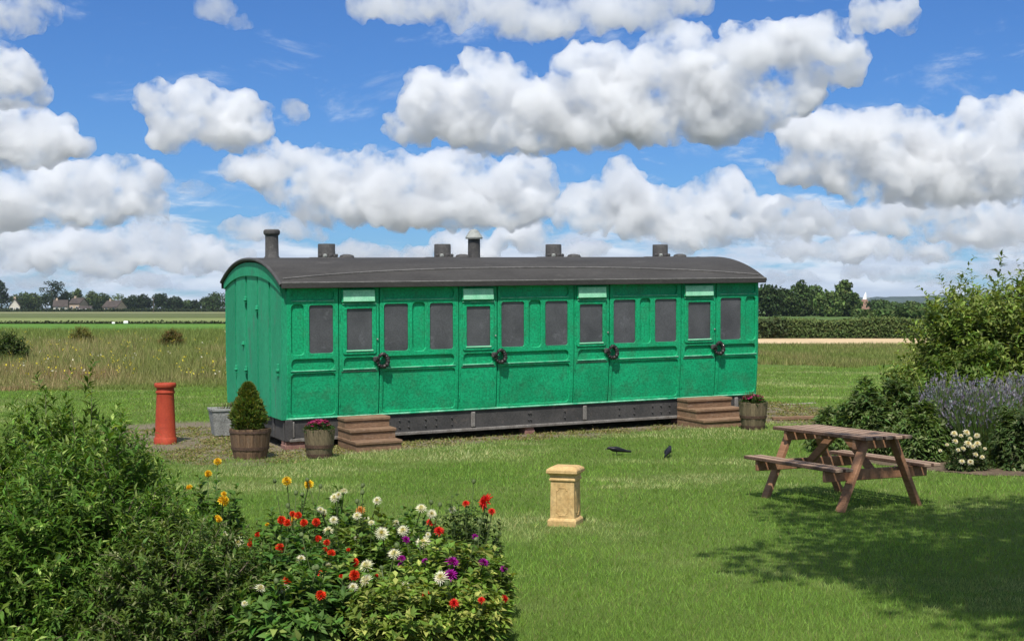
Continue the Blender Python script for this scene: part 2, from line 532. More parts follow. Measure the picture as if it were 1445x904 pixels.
field('field', [(-60, 108), (10, 108), (10, 170), (-90, 170)], 0.06, cropmat('young_crop', (0.075, 0.165, 0.022), (0.10, 0.20, 0.03), .06), 'bright green strip of young crop beyond the rough meadow')
field('field', [(-120, 171), (20, 171), (20, 268), (-170, 268)], 0.10, cropmat('ripening_barley', (0.15, 0.185, 0.06), (0.195, 0.22, 0.08), .03), 'pale green ripening crop field')
field('field', [(-170, 268.5), (40, 268.5), (60, 445), (-260, 445)], 0.14, cropmat('dark_crop', (0.085, 0.105, 0.035), (0.115, 0.135, 0.05), .03), 'dark olive crop field below the houses')
field('field', [(-260, 446), (60, 446), (80, 640), (-330, 640)], 0.18, cropmat('pale_crop', (0.15, 0.165, 0.07), (0.20, 0.20, 0.095), .02), 'pale strip of field along the far hedges')
field('ploughed_field', [(12.5, 77), (60, 72), (70, 90), (15.5, 90)], 0.05, cropmat('tan_stubble', (0.47, 0.34, 0.19), (0.56, 0.42, 0.25), .1), 'tan strip of bare field in front of the clipped hedge')
field('field', [(16, 92), (300, 92), (300, 700), (70, 700)], 0.08, cropmat('meadow_green', (0.07, 0.115, 0.03), (0.09, 0.14, 0.035), .05), 'green pasture behind the clipped hedge')

# wooded hill on the horizon
hx = np.linspace(300, 2600, 150)
hy = np.linspace(3400, 5600, 60)
HX, HYY = np.meshgrid(hx, hy)
rise = sstep(3400, 4300, HYY) * (1 - 0.5 * sstep(4700, 5600, HYY))
hz = rise * (38 + 9 * n2(HX.ravel(), HYY.ravel(), 900, 3.3, 3).reshape(HX.shape) * 2) * sstep(300, 700, HX) - 1
hz += rise * 4.5 * n2(HX.ravel(), HYY.ravel(), 40, 1.3, 3).reshape(HX.shape)
i2 = (np.arange(59)[:, None] * 150 + np.arange(149)[None, :]).ravel()
tag(link('hill', mesh_np('hill', np.stack([HX.ravel(), HYY.ravel(), hz.ravel()], 1), np.stack([i2, i2 + 1, i2 + 151, i2 + 150], 1),
    surf('far_woodland', (0.035, 0.05, 0.042), (0.06, 0.085, 0.062), scale=.006, fine=.035, rough=1, bump=0, spec=0.0, fine_amt=.7), None, True)), 'low wooded hill on the horizon behind the oast house', None, kind='structure')

# ------------------------------------------------------------------ railway carriage
carriage = link('railway_carriage', None)
carriage.matrix_world = Matrix(((AX[0], AY[0], AZ[0], CO[0]), (AX[1], AY[1], AZ[1], CO[1]), (AX[2], AY[2], AZ[2], CO[2] - 0.0), (0, 0, 0, 1)))
tag(carriage, 'green panelled railway carriage body with grey arched roof standing on the lawn', 'railway carriage')

def tumble(z):
    s = max(0.0, 1 - (z - ZB) / 0.95)
    return FIT['tum'] * s * s

def rrect(x0, z0, x1, z1, r):
    """outline of a rounded rectangle, counter-clockwise, long sides cut up so it can bend"""
    P = []
    r = max(r, 0.001)
    for cx, cz, a0 in ((x1 - r, z0 + r, -90), (x1 - r, z1 - r, 0), (x0 + r, z1 - r, 90), (x0 + r, z0 + r, 180)):
        for k in range(5):
            a = math.radians(a0 + 22.5 * k)
            P.append((cx + r * math.cos(a), cz + r * math.sin(a)))
    Q = []
    for (a, b) in zip(P, P[1:] + P[:1]):
        L = math.hypot(b[0] - a[0], b[1] - a[1])
        n = max(1, int(L / 0.10))
        for k in range(n):
            Q.append((a[0] + (b[0] - a[0]) * k / n, a[1] + (b[1] - a[1]) * k / n))
    return Q

def plate(name, outer, holes, y0, thick, mat, parent, bev=0.006):
    """a board with rounded openings: front face at y0, bent to the carriage's turn-under"""
    cu = bpy.data.curves.new('t', 'CURVE')
    cu.dimensions, cu.fill_mode = '2D', 'BOTH'
    cu.extrude, cu.bevel_depth, cu.offset, cu.bevel_resolution = thick / 2 - bev, bev, -bev, 1
    for pts in [outer] + holes:
        s = cu.splines.new('POLY')
        s.points.add(len(pts) - 1)
        s.points.foreach_set('co', [v for q in pts for v in (q[0], q[1], 0, 1)])
        s.use_cyclic_u = True
    o = bpy.data.objects.new('t', cu)
    COL.objects.link(o)
    dg = bpy.context.evaluated_depsgraph_get()
    me = bpy.data.meshes.new_from_object(o.evaluated_get(dg))
    bpy.data.objects.remove(o)
    bpy.data.curves.remove(cu)
    me.name = name
    V = np.zeros(len(me.vertices) * 3)
    me.vertices.foreach_get('co', V)
    V = V.reshape(-1, 3)
    W = np.stack([V[:, 0], y0 + thick / 2 - V[:, 2], V[:, 1]], 1)
    W[:, 1] += [tumble(z) for z in W[:, 2]]
    me.vertices.foreach_set('co', W.astype(np.float32).ravel())
    me.materials.clear()
    me.materials.append(mat)
    me.update()
    return link(name, me, parent)

def sheet(name, x0, z0, x1, z1, y, mat, parent):
    zs = np.linspace(z0, z1, max(2, int((z1 - z0) / 0.08) + 1))
    V = [(x, y + tumble(z), z) for z in zs for x in (x0, x1)]
    m = MB().add(V, [(2 * k, 2 * k + 1, 2 * k + 3, 2 * k + 2) for k in range(len(zs) - 1)])
    return m.build(name, mat, parent, True)

def window(x0, z0, x1, z1, r, parent):
    w = plate('window', rrect(x0 - .004, z0 - .004, x1 + .004, z1 + .004, r), [rrect(x0 + .012, z0 + .012, x1 - .012, z1 - .012, max(r - .014, .012))], -.001, .026, M['green'], parent, .005)
    sheet('pane', x0, z0, x1, z1, .022, M['pane'], w)
    return w

# core of the body: a closed shell that carries the boards
prof = [(0.045 + tumble(z), z) for z in np.linspace(ZB + .01, ZT, 12)]
prof += [(CW - y, z) for y, z in prof[::-1]]
core = MB()
n = len(prof)
for X in (0.08, CL - 0.01):
    core.V += [(X, y, z) for y, z in prof]
core.F += [(k, k + n, (k + 1) % n + n, (k + 1) % n) for k in range(n)] + [tuple(range(n)), tuple(range(2 * n - 1, n - 1, -1))]
core.build('body', M['green'], carriage)

TOP = (ZB + 1.70, ZB + 1.855)
WIN = (ZB + 0.93, ZB + 1.64)
WAIST = (ZB + 0.71, ZB + 0.862)
LOW = (ZB + 0.065, ZB + 0.655)
doors = [(479, 535, 488.6, 525.8), (648.5, 701.5, 657.7, 692.3), (811, 859.8, 817.5, 850.7), (962, 1010.2, 970.4, 1002.9)]
sections = [(404.7, 479, [('q', 411.5, 429), ('w', 435.5, 471.5)]),
            (535, 648.5, [('w', 541.2, 577.3), ('q', 582.7, 600), ('w', 605.9, 640.8)]),
            (701.5, 811, [('w', 706.8, 741), ('q', 747, 763.5), ('w', 768.8, 802.4)]),
            (859.8, 962, [('w', 865.2, 898), ('q', 903.6, 918), ('w', 923.7, 955.8)]),
            (1010.2, 1071, [('w', 1016, 1046.7), ('q', 1052.5, 1066)])]
for (a, b, items) in sections:
    X0, X1 = side_x(a) + (0.0 if a < 410 else .014), (CL if b > 1070 else side_x(b) - .010)
    e0, e1 = side_x(items[0][1]), side_x(items[-1][2])
    holes = [rrect(e0, *TOP[:1], e1, TOP[1], .06), rrect(e0, WAIST[0], e1, WAIST[1], .06), rrect(e0 - .005, LOW[0], e1 + .02, LOW[1], .05)]
    ws = []
    for k, p0, p1 in items:
        x0, x1 = side_x(p0), side_x(p1)
        holes.append(rrect(x0, WIN[0], x1, WIN[1], .055))
        ws.append((k, x0, x1))
    fr = plate('side_frame', rrect(X0, ZB, X1, ZT, .004), holes, 0.0, .034, M['green'], carriage, .010)
    sheet('panel', e0 - .02, TOP[0] - .02, e1 + .02, TOP[1] + .02, .029, M['green'], fr)
    sheet('panel', e0 - .02, WAIST[0] - .02, e1 + .02, WAIST[1] + .02, .029, M['green'], fr)
    sheet('panel', e0 - .02, LOW[0] - .02, e1 + .03, LOW[1] + .02, .022, M['green'], fr)
    for k, x0, x1 in ws:
        if k == 'w':
            window(x0, WIN[0], x1, WIN[1], .05, carriage)
        else:
            sheet('panel', x0 - .015, WIN[0] - .015, x1 + .015, WIN[1] + .015, .030, M['green'], fr)
    # worn bead along the foot of the waist panel
    MB().tube([(e0 - .02, tumble(WAIST[0]) - .004, WAIST[0] - .012), (e1 + .02, tumble(WAIST[0]) - .004, WAIST[0] - .012)], .008, 6).build('bead', M['green_bead'], fr, True)
    MB().tube([(e0, -.003, TOP[0] - .010), (e1, -.003, TOP[0] - .010)], .006, 6).build('bead', M['green_bead'], fr, True)

for (a, b, w0, w1) in doors:
    X0, X1, x0, x1 = side_x(a), side_x(b), side_x(w0), side_x(w1)
    zw0, zw1 = ZB + .965, ZB + 1.575
    d = plate('door', rrect(X0, ZB + .035, X1, ZT - .012, .004),
              [rrect(x0, zw0, x1, zw1, .02), rrect(X0 + .07, WAIST[0], X1 - .07, WAIST[1], .055)], .004, .034, M['green'], carriage, .006)
    sheet('panel', X0 + .05, WAIST[0] - .02, X1 - .05, WAIST[1] + .02, .032, M['green'], d)
    w = plate('window', rrect(x0 - .055, zw0 - .055, x1 + .055, zw1 + .05, .03), [rrect(x0 + .008, zw0 + .008, x1 - .008, zw1 - .008, .015)], -.012, .02, M['green'], d, .006)
    sheet('pane', x0, zw0, x1, zw1, .012, M['pane'], w)
    MB().box(x0 - .005, -.022, zw0 - .012, x1 + .005, -.008, zw0 + .006, .003).build('sill', M['mint'], w)
    # ventilator hood over the door: a sloping pale louvre in a dark green surround
    hb = MB().box(X0 + .03, -.03, ZB + 1.655, X1 - .06, .01, ZB + 1.855, .012).build('ventilator_hood', M['green'], d)
    V = [(X0 + .05, -.052, ZB + 1.675), (X1 - .08, -.052, ZB + 1.675), (X1 - .08, -.036, ZB + 1.835), (X0 + .05, -.036, ZB + 1.835)]
    V += [(x, -.02, z) for x, y, z in V]
    m = MB().add(V, [(0, 1, 2, 3), (0, 4, 5, 1), (1, 5, 6, 2), (2, 6, 7, 3), (3, 7, 4, 0)])
    m.build('louvre', M['mint'], hb)
    MB().tube([(X0 + .04, -.02, zw1 + .062), (X1 - .05, -.02, zw1 + .062)], .006, 6).build('bead', M['green_bead'], d, True)
    MB().tube([(X0 + .05, tumble(WAIST[0]) - .004, WAIST[0] - .012), (X1 - .06, tumble(WAIST[0]) - .004, WAIST[0] - .012)], .008, 6).build('bead', M['green_bead'], d, True)
    MB().box(X0 + .03, .001, LOW[1] + .005, X1 - .03, .010, LOW[1] + .014).build('bead', M['frame'], d)
    # curled iron handle on the shutting edge, with its escutcheon
    hx, hz = X1 + .035, WAIST[1] - .02
    plt = MB().box(hx - .13, -.03, hz - .05, hx - .05, .012, hz + .03, .012).build('lock_plate', M['iron'], d)
    m = MB()
    ring = []
    for k in range(31):
        a_ = math.radians(-170 + 335 * k / 30)
        ring.append((hx + .078 * math.cos(a_), -.05 + .014 * math.sin(a_ * 2), hz - .03 + .090 * math.sin(a_)))
    m.tube(ring, [.020 + .013 * math.sin(math.pi * k / 30) + .006 * math.sin(k * 2.4) for k in range(31)], 8)
    m.tube([(hx - .09, .0, hz - .02), (hx - .09, -.05, hz - .02), (hx - .04, -.055, hz - .035)], .015, 8)
    m.build('handle', M['bolt'], d, True)
    MB().lathe([(0, 0), (.013, .004), (.013, .012), (0, .02)], 10).build('knob', M['iron_light'], d, True, (X1 - .03, -.003, ZB + 1.12), (math.radians(90), 0, 0))
    for zz in (ZB + .22, ZB + .60, ZB + 1.45):
        MB().tube([(X0 + .004, -.006 + tumble(zz), zz - .035), (X0 + .004, -.006 + tumble(zz), zz + .035)], .008, 6).build('hinge', M['green'], d, True)

MB().tube([(.01, tumble(ZB) - .004, ZB + .018), (CL - .01, tumble(ZB) - .004, ZB + .018)], .014, 8).build('bottom_bead', M['green_bead'], carriage, True)

# end wall: five boards under an arched board
RISE = 0.365
def arch(y, over=.075, z0=None):
    s = (y - CW / 2) / (CW / 2 + over)
    return (ZT - .02 if z0 is None else z0) + RISE * (1 - abs(s) ** 2.3)
def yin(z, side):
    return .004 + tumble(z) if side == 0 else CW - .004 - tumble(z)
ys = [.0, .6, 1.205, 1.81, 2.415, CW]
for i in range(5):
    y0, y1 = ys[i], ys[i + 1]
    L_, R_ = [], []
    for z in np.linspace(ZB + .01, ZT - .06, 14):
        L_.append((yin(z, 0) if i == 0 else y0 + .038, z))
        R_.append((yin(z, 1) if i == 4 else y1 - .038, z))
    tops = [(y, min(arch(y) - .10, 9)) for y in np.linspace(L_[-1][0], R_[-1][0], 7)]
    out = L_ + tops + R_[::-1]
    m = MB()
    k = len(out)
    xo = -.022 - .004 * (i % 2)
    m.V = [(xo - .03, y, z) for y, z in out] + [(.018, y, z) for y, z in out]
    m.F = [tuple(range(k)), *[(j, j + k, (j + 1) % k + k, (j + 1) % k) for j in range(k)]]
    m.build('plank', M['green_plank'], carriage)
M['plank_shade'] = surf('plank_gap_shade', (0.012, 0.03, 0.02), (0.02, 0.045, 0.03), scale=4, fine=30, rough=0.9, bump=0)
MB().box(.02, .06, ZB + .02, .06, CW - .06, ZT - .05).build('gap_shade_board', M['plank_shade'], carriage)  # dark sheet added behind the planks to paint the shade in their gaps
m = MB()
yy = np.linspace(.003, CW - .003, 28)
V = []
for y in yy:
    tk = .10 + .10 * (1 - abs((y - CW / 2) / (CW / 2)) ** 2)
    V += [(-.075, y, arch(y) + .0), (-.075, y, arch(y) - tk), (0.0, y, arch(y) - tk), (.0, y, arch(y))]
m.add(V, [(4 * j + q, 4 * j + 4 + q, 4 * j + 4 + (q + 1) % 4, 4 * j + (q + 1) % 4) for j in range(27) for q in range(4)] + [(0, 1, 2, 3), (111, 110, 109, 108)])
m.build('arched_board', M['green_plank'], carriage)
# far end wall, plain
m = MB()
out = [(yin(z, 0), z) for z in np.linspace(ZB, ZT, 10)] + [(y, arch(y)) for y in np.linspace(.01, CW - .01, 16)] + [(yin(z, 1), z) for z in np.linspace(ZT, ZB, 10)]
k = len(out)
m.V = [(CL - .012, y, z) for y, z in out] + [(CL + .006, y, z) for y, z in out]
m.F = [tuple(range(k))[::-1], tuple(range(k, 2 * k)), *[(j, (j + 1) % k, (j + 1) % k + k, j + k) for j in range(k)]]
m.build('end_wall', M['green_plank'], carriage)
for yy_, zz, hh in ((1.205, ZB + 1.50, .10), (1.81, ZB + 1.62, .10), (1.81, ZB + .55, .11), (2.36, ZB + .52, .12), (.18, ZB + .62, .18), (1.95, ZB + .95, .08)):
    m = MB().box(-.085, yy_ - .02, zz, -.045, yy_ + .02, zz + hh, .008)
    m.box(-.095, yy_ - .035, zz + hh * .35, -.05, yy_ + .035, zz + hh * .6, .01)
    m.build('lamp_bracket', M['green_plank'], carriage)
for yy_ in (.035, CW - .035):
    MB().tube([(-.035, yy_ + (tumble(z) if yy_ < 1 else -tumble(z)), z) for z in np.linspace(ZB + .01, ZT - .03, 14)], .02, 8).build('corner_post', M['green'], carriage, True)

# roof
m = MB()
OV = .085
npf = 36
ysr = np.linspace(-.085, CW + .085, npf)
def roof_z(y):
    s = (y - CW / 2) / (CW / 2 + .085)
    return ZT + .015 + RISE * (1 - abs(s) ** 2.3)
xs = np.linspace(-OV, CL + OV, 9)
V, Fs = [], []
for X in xs:
    for y in ysr:
        V.append((X, y, roof_z(y) + .035))
for i in range(len(xs) - 1):
    for j in range(npf - 1):
        a0 = i * npf + j
        Fs.append((a0, a0 + npf, a0 + npf + 1, a0 + 1))
nb = len(V)
for X in xs:
    for y in ysr:
        V.append((X, y, roof_z(y) - .02))
for i in range(len(xs) - 1):
    for j in range(npf - 1):
        a0 = nb + i * npf + j
        Fs.append((a0, a0 + 1, a0 + npf + 1, a0 + npf))
for j in range(npf - 1):
    Fs.append((j, j + 1, nb + j + 1, nb + j))
    e = (len(xs) - 1) * npf + j
    Fs.append((e, nb + e, nb + e + 1, e + 1))
for i in range(len(xs) - 1):
    a0 = i * npf
    Fs.append((a0, nb + a0, nb + a0 + npf, a0 + npf))
    a0 = i * npf + npf - 1
    Fs.append((a0, a0 + npf, nb + a0 + npf, nb + a0))
roof = m.add(V, Fs).build('roof', M['roof'], carriage, True)
# turned-up rim on the end arch, eaves board, and bowed rain strip
MB().tube([(-OV - .004, y, roof_z(y) + .012) for y in ysr], .026, 8).build('rim', M['iron'], roof, True)
MB().tube([(CL + OV + .004, y, roof_z(y) + .012) for y in ysr], .026, 8).build('rim', M['roof'], roof, True)
MB().box(-OV, -.112, ZT - .018, CL + OV, -.084, ZT + .056, .006).build('eaves_board', M['roof'], roof)
MB().box(-OV, CW + .084, ZT - .075, CL + OV, CW + .112, ZT + .052, .006).build('eaves_board', M['roof'], roof)
MB().tube([(-OV, -.104, ZT + .060), (CL + OV, -.104, ZT + .060)], .012, 6).build('gutter_lip', M['roof_edge'], roof, True)
pts = []
for k in range(41):
    s = -1 + 2 * k / 40
    y = .03 + .34 * (1 - abs(s) ** 2.2)
    pts.append((CL / 2 + s * (CL / 2 + .03), y, roof_z(y) + .042))
MB().tube(pts, .013, 6).build('rain_strip', M['roof_edge'], roof, True)
def ridge_x(px, py):
    d = np.array([(px - 722.5) / F, 1.0, -(py - HY) / F])
    o = np.array([0, 0, CH]) - CO
    t_ = (CW / 2 - o @ AY) / (d @ AY)
    return float((o + t_ * d) @ AX)
ZR = roof_z(CW / 2) + .03
for px, sm in ((461, 488), (624.5, 651), (781, 808), (931.5, 957)):
    X = ridge_x(px, 365)
    v = MB().lathe([(.0, -.06), (.135, -.06), (.132, .205), (.125, .216), (0, .220)], 28).build('roof_ventilator', M['iron'], roof, True, (X, CW / 2, ZR))
    MB().box(-.22, -.2, -.05, .22, .2, .012, .01).build('flange', M['iron'], v)
    for q in range(5):
        ang = -2.6 + .55 * q
        MB().box(-.02, -.03, .0, .02, .03, .05, .012).build('lug', M['iron_light'] if q == 1 else M['iron'], v, loc=(.155 * math.cos(ang), .155 * math.sin(ang), .01), rot=(0, 0, ang))
    X2 = ridge_x(sm, 368)
    MB().lathe([(.0, -.05), (.11, -.05), (.115, .02), (.10, .045), (.05, .06), (0, .062)], 20).build('lamp_cap', M['iron'], roof, True, (X2, CW / 2 - .05, ZR - .005))
MB().lathe([(.0, -.06), (.13, -.05), (.12, .0), (.05, .025), (0, .03)], 20).build('lamp_cap', M['iron'], roof, True, (ridge_x(985, 357), CW / 2, ZR - .02))
X = ridge_x(384, 372)
MB().lathe([(.0, -.08), (.135, -.08), (.125, .0), (.102, .03), (.098, .34), (.118, .355), (.125, .38), (.12, .415), (.10, .432), (.075, .43), (.07, .35), (0, .35)], 28).build('stove_pipe', M['iron'], roof, True, (X, CW / 2, ZR))
X = ridge_x(669, 366)
v = MB().lathe([(.0, -.08), (.105, -.08), (.10, .02), (.098, .30), (0, .30)], 24).build('stove_pipe', M['iron'], roof, True, (X, CW / 2, ZR))
MB().lathe([(.0, .30), (.135, .30), (.140, .325), (.075, .43), (.03, .455), (0, .46)], 24).build('cowl', M['iron_light'], v, True)

# underframe
uf = MB().box(.05, .07, ZB - .27, CL - .05, .13, ZB + .012, .006).build('solebar', M['frame'], carriage)
MB().box(.05, .025, ZB - .305, CL - .05, .14, ZB - .262, .006).build('flange', M['frame_edge'], uf)
MB().box(.05, CW - .13, ZB - .30, CL - .05, CW - .07, ZB + .01).build('solebar', M['frame'], carriage)
hs = MB().box(-.005, .03, ZB - .30, .10, CW - .03, ZB + .008, .008).build('headstock', M['frame'], carriage)
for y in (.08, .55, 1.5, 2.4):
    MB().box(-.02, y, ZB - .29, -.003, y + .05, ZB - .01, .005).build('strap', M['iron'], hs)
MB().box(CL - .10, .03, ZB - .30, CL + .005, CW - .03, ZB + .008, .008).build('headstock', M['frame'], carriage)
for X in (side_x(414, 610), side_x(670, 597), side_x(828, 590), side_x(1042, 577)):
    MB().box(X - .035, .04, ZB - .25, X + .035, .075, ZB - .02, .012).build('bracket', M['frame_edge'], uf)
bolt_me = MB().lathe([(0, -.012), (.014, -.012), (.014, .006), (.008, .014), (0, .014)], 8).mesh('bolt', M['iron'], True)
for px in (566, 579, 603, 618, 752, 749, 877, 898, 924, 936, 948, 640, 800):
    X = side_x(px, 600)
    for dz in (.09, .19):
        link('bolt', bolt_me, uf, (X, .065, ZB - dz), (math.radians(90), 0, 0))
for (X, wd) in ((.14, .30), (side_x(750, 610), .17), (side_x(968, 600), .24), (CL - .3, .26)):
    for q in (0, 1):
        for j, y in enumerate((.05, CW - .25)):
            MB().box(X - wd / 2 + .012 * q, y + .01 * q, -.02 + .055 * q, X + wd / 2 - .01 * q, y + .22, .052 + .055 * q - .004, .006).build('brick', M['brick'], carriage)

# ------------------------------------------------------------------ steps up to the doors
def local_pt(u, v, z=0.0):
    q = CO + AX * u + AY * v + AZ * z
    return (float(q[0]), float(q[1]), float(q[2]))

def steps(u0, u1, label):
    p0 = local_pt((u0 + u1) / 2, 0)
    o = thing('wooden_steps', label, 'steps', p0, FIT['th'], 'steps up to the carriage doors')
    o.rotation_euler = (FIT['be'], -FIT['al'], FIT['th'])
    hw = (u1 - u0) / 2
    for i, (d0, z0, z1) in enumerate(((.78, .0, .145), (.55, .145, .29), (.32, .29, .43))):
        t_ = MB().box(-hw - .012, -d0 - .02, z1 - .045, hw + .012, -.02, z1, .008).build('tread', M['step'], o)
        MB().box(-hw, -d0, z0 - (.03 if i == 0 else 0), hw, -d0 + .03, z1 - .045, .004).build('riser', M['step'], o)
    for s in (-1, 1):
        V = []
        for x in (s * hw, s * (hw - .04)):
            V += [(x, -.02, -.03), (x, -.75, -.03), (x, -.75, .10), (x, -.52, .10), (x, -.52, .245), (x, -.29, .245), (x, -.29, .385), (x, -.02, .385)]
        MB().add(V, [tuple(range(8)), tuple(range(15, 7, -1)), *[(j, (j + 1) % 8, (j + 1) % 8 + 8, j + 8) for j in range(8)]]).build('side_board', M['step'], o)
    return o
steps(side_x(476, 590), side_x(538, 590), 'brown wooden steps beside the small flower barrel by the conifer tub')
steps(side_x(955, 568), side_x(1016, 566), 'brown wooden steps at the carriage end away from the conifer tub')

# ------------------------------------------------------------------ barrels, pots
def barrel(name, label, cat, loc, r0, r1, h, mat, rz, group=None, bands=((.30, .40), (.86, .93))):
    """half barrel of separate staves, with hoops"""
    o = thing(name, label, cat, loc, rz, group)
    ns = 18
    rr = lambda s: r0 + (r1 - r0) * s + .035 * r1 * math.sin(math.pi * min(s, 1))
    m = MB()
    wa = 2 * math.pi / ns * .96
    V = []
    for s in np.linspace(0, 1, 6):
        for q, a_ in ((0, -wa / 2), (0, 0), (0, wa / 2), (1, wa / 2), (1, -wa / 2)):
            r = rr(s) - (.022 if q else 0) + (.003 if a_ == 0 else 0)
            V.append((r * math.cos(a_), r * math.sin(a_), s * h))
    m.add(V, [(5 * i + k, 5 * i + (k + 1) % 5, 5 * i + 5 + (k + 1) % 5, 5 * i + 5 + k) for i in range(5) for k in range(5)] + [(4, 3, 2, 1, 0), (25, 26, 27, 28, 29)])
    me = m.mesh('stave', mat)
    rs = random.Random(name + label)
    for k in range(ns):
        link('stave', me, o, (0, 0, 0), (0, 0, 2 * math.pi * k / ns), (1 + rs.uniform(-.012, .012), 1 + rs.uniform(-.01, .01), 1 + rs.uniform(-.025, .012)))
    for a_, b_ in bands:
        MB().lathe([(rr(a_) + .002, a_ * h), (rr(a_) + .009, a_ * h), (rr(b_) + .009, b_ * h), (rr(b_) + .002, b_ * h)], 36, close=True).build('hoop', M['hoop'], o, True)
    MB().lathe([(0, .0), (r0 * .95, .0), (rr(.9) - .02, h * .9), (rr(.9) * .5, h * .93), (0, h * .94)], 24).build('soil', M['soil'], o, True)
    return o

# leaf builder: every leaf is five points folded along the midrib
def leaves(P, D, Nn, L, Wd, cols, droop=.18, fold=.12):
    n = len(P)
    D = unit(D)
    Sd = unit(np.cross(D, Nn))
    Nn = unit(np.cross(Sd, D))
    L = np.broadcast_to(L, (n,))[:, None]
    Wd = np.broadcast_to(Wd, (n,))[:, None]
    base = P
    c = P + D * L * .45 - Nn * Wd * fold * 0
    l = P + D * L * .42 + Sd * Wd * .5 + Nn * Wd * fold * 2
    r = P + D * L * .42 - Sd * Wd * .5 + Nn * Wd * fold * 2
    tip = P + D * L - Nn * L * droop
    V = np.stack([base, l, c, r, tip], 1).reshape(-1, 3)
    b = (np.arange(n) * 5)[:, None]
    Fc = np.concatenate([b + np.array([[0, 2, 1]]), b + np.array([[0, 3, 2]]), b + np.array([[1, 2, 4]]), b + np.array([[2, 3, 4]])], 0)
    return V, Fc, np.repeat(cols, 5, 0)

def vary(base, n, rg, amt=.25, hue=.12, pale=None, pale_p=0.0):
    c = np.array(base)[None, :] * (1 + rg.normal(0, amt, (n, 1))).clip(.35, 1.9) * (1 + rg.normal(0, hue, (n, 3))).clip(.6, 1.5)
    if pale is not None:
        k = rg.random(n) < pale_p
        c[k] = np.array(pale)[None, :] * (1 + rg.normal(0, .2, (k.sum(), 1))).clip(.5, 1.6)
    return c.clip(.003, .9)

def join(parts):
    V, Fc, C, n0 = [], [], [], 0
    for v, f_, c_ in parts:
        V.append(v)
        Fc.append(f_ + n0)
        C.append(c_)
        n0 += len(v)
    return np.concatenate(V), np.concatenate(Fc), np.concatenate(C)

def shoots(rg, starts, dirs, lens, bend, nleaf, from_s, leafL, leafW, base_col, pale=None, pale_p=0, amt=.25, out=.9, whorl=2, droop=.2):
    """curved shoots carrying paired leaves; returns leaf arrays and the shoots' centre lines"""
    ns = len(starts)
    S_ = np.linspace(from_s, 1, nleaf)
    P, D, Nn, LL = [], [], [], []
    tint = (1 + rg.normal(0, amt * .7, (ns, 1)))
    cols = []
    lines = []
    for i in range(ns):
        d = unit(dirs[i])
        side = unit(np.cross(d, np.array([0, 0, 1.0]) + rg.normal(0, .3, 3)))
        up = np.cross(side, d)
        bnd = bend * rg.uniform(.3, 1.4)
        ln = lens[i]
        pos = lambda s: starts[i][None, :] + d[None, :] * (ln * s)[:, None] - np.array([0, 0, 1.0])[None, :] * (bnd * ln * s ** 2.2)[:, None]
        lines.append(pos(np.linspace(0, 1, 6)))
        for w in range(whorl):
            s = (S_ + rg.normal(0, .012, nleaf)).clip(0, 1)
            p = pos(s)
            tang = unit(d[None, :] * np.ones((nleaf, 1)) - np.array([0, 0, 1.0])[None, :] * (bnd * 2.2 * s ** 1.2)[:, None])
            ph = rg.uniform(0, 6.28) + np.arange(nleaf) * 1.57 + w * 2 * math.pi / whorl
            rad = side[None, :] * np.cos(ph)[:, None] + up[None, :] * np.sin(ph)[:, None]
            dd = unit(rad * out + tang * .75 + rg.normal(0, .15, (nleaf, 3)))
            P.append(p)
            D.append(dd)
            Nn.append(unit(np.array([0, 0, 1.0])[None, :] + tang * .4 + rg.normal(0, .35, (nleaf, 3))))
            LL.append(leafL * (1 - .5 * (s - from_s) / (1 - from_s + 1e-6) ** 1.0) * rg.uniform(.7, 1.25, nleaf))
            cols.append(vary(base_col, nleaf, rg, amt * .6, .08, pale, pale_p) * tint[i])
    P, D, Nn, LL, cols = map(np.concatenate, (P, D, Nn, LL, cols))
    return leaves(P, D, Nn, LL, LL * leafW, cols.clip(.003, .9), droop), lines

def twigs(lines, r0, r1, n=4):
    m = MB()
    for ln in lines:
        k = len(ln)
        m.tube([tuple(q) for q in ln], [r0 + (r1 - r0) * j / (k - 1) for j in range(k)], n, False)
    return m

# conifer tub, two flower barrels, zinc planter
bl = gnd(353, 645)
barrel('half_barrel', 'large dark half barrel tub holding a clipped conifer', 'barrel', (bl[0], bl[1], bl[2] - .01), .215, .275, .40, M['stave'], .3)
rg = np.random.default_rng(21)
con = thing('dwarf_conifer', 'clipped green dwarf conifer growing in a half barrel', 'conifer', (bl[0] - .03, bl[1], bl[2] + .37))
con.scale = (.94, .94, .95)
n = 9500
s = rg.random(n) ** .8
prof_r = .235 * np.clip(1 - s ** 1.9, 0, 1) ** .6 * (0.80 + .22 * np.sin(np.clip(s * 4.5, 0, 3.14)))
th = rg.random(n) * 6.283
lump = 1 + .5 * fbm(np.stack([np.cos(th) * 2.0, np.sin(th) * 2.0, s * 6], 1), 3)
rad = prof_r * lump * rg.uniform(.45, 1.05, n)
P = np.stack([rad * np.cos(th), rad * np.sin(th), .0 + s * .64], 1)
D = unit(np.stack([np.cos(th) * .8, np.sin(th) * .8, np.full(n, .75)], 1) + rg.normal(0, .35, (n, 3)))
cc = vary((.10, .15, .026), n, rg, .3, .1, (.21, .20, .035), .2)
v_, f_, c_ = leaves(P, D, rg.normal(0, 1, (n, 3)), rg.uniform(.035, .07, n), .022, cc, .05)
link('foliage', mesh_np('foliage', v_, f_, M['leaf'], c_), con)
MB().tube([(0, 0, -.05), (.01, 0, .3), (0, 0, .6)], [.03, .02, .006], 8).build('trunk', M['bark'], con)

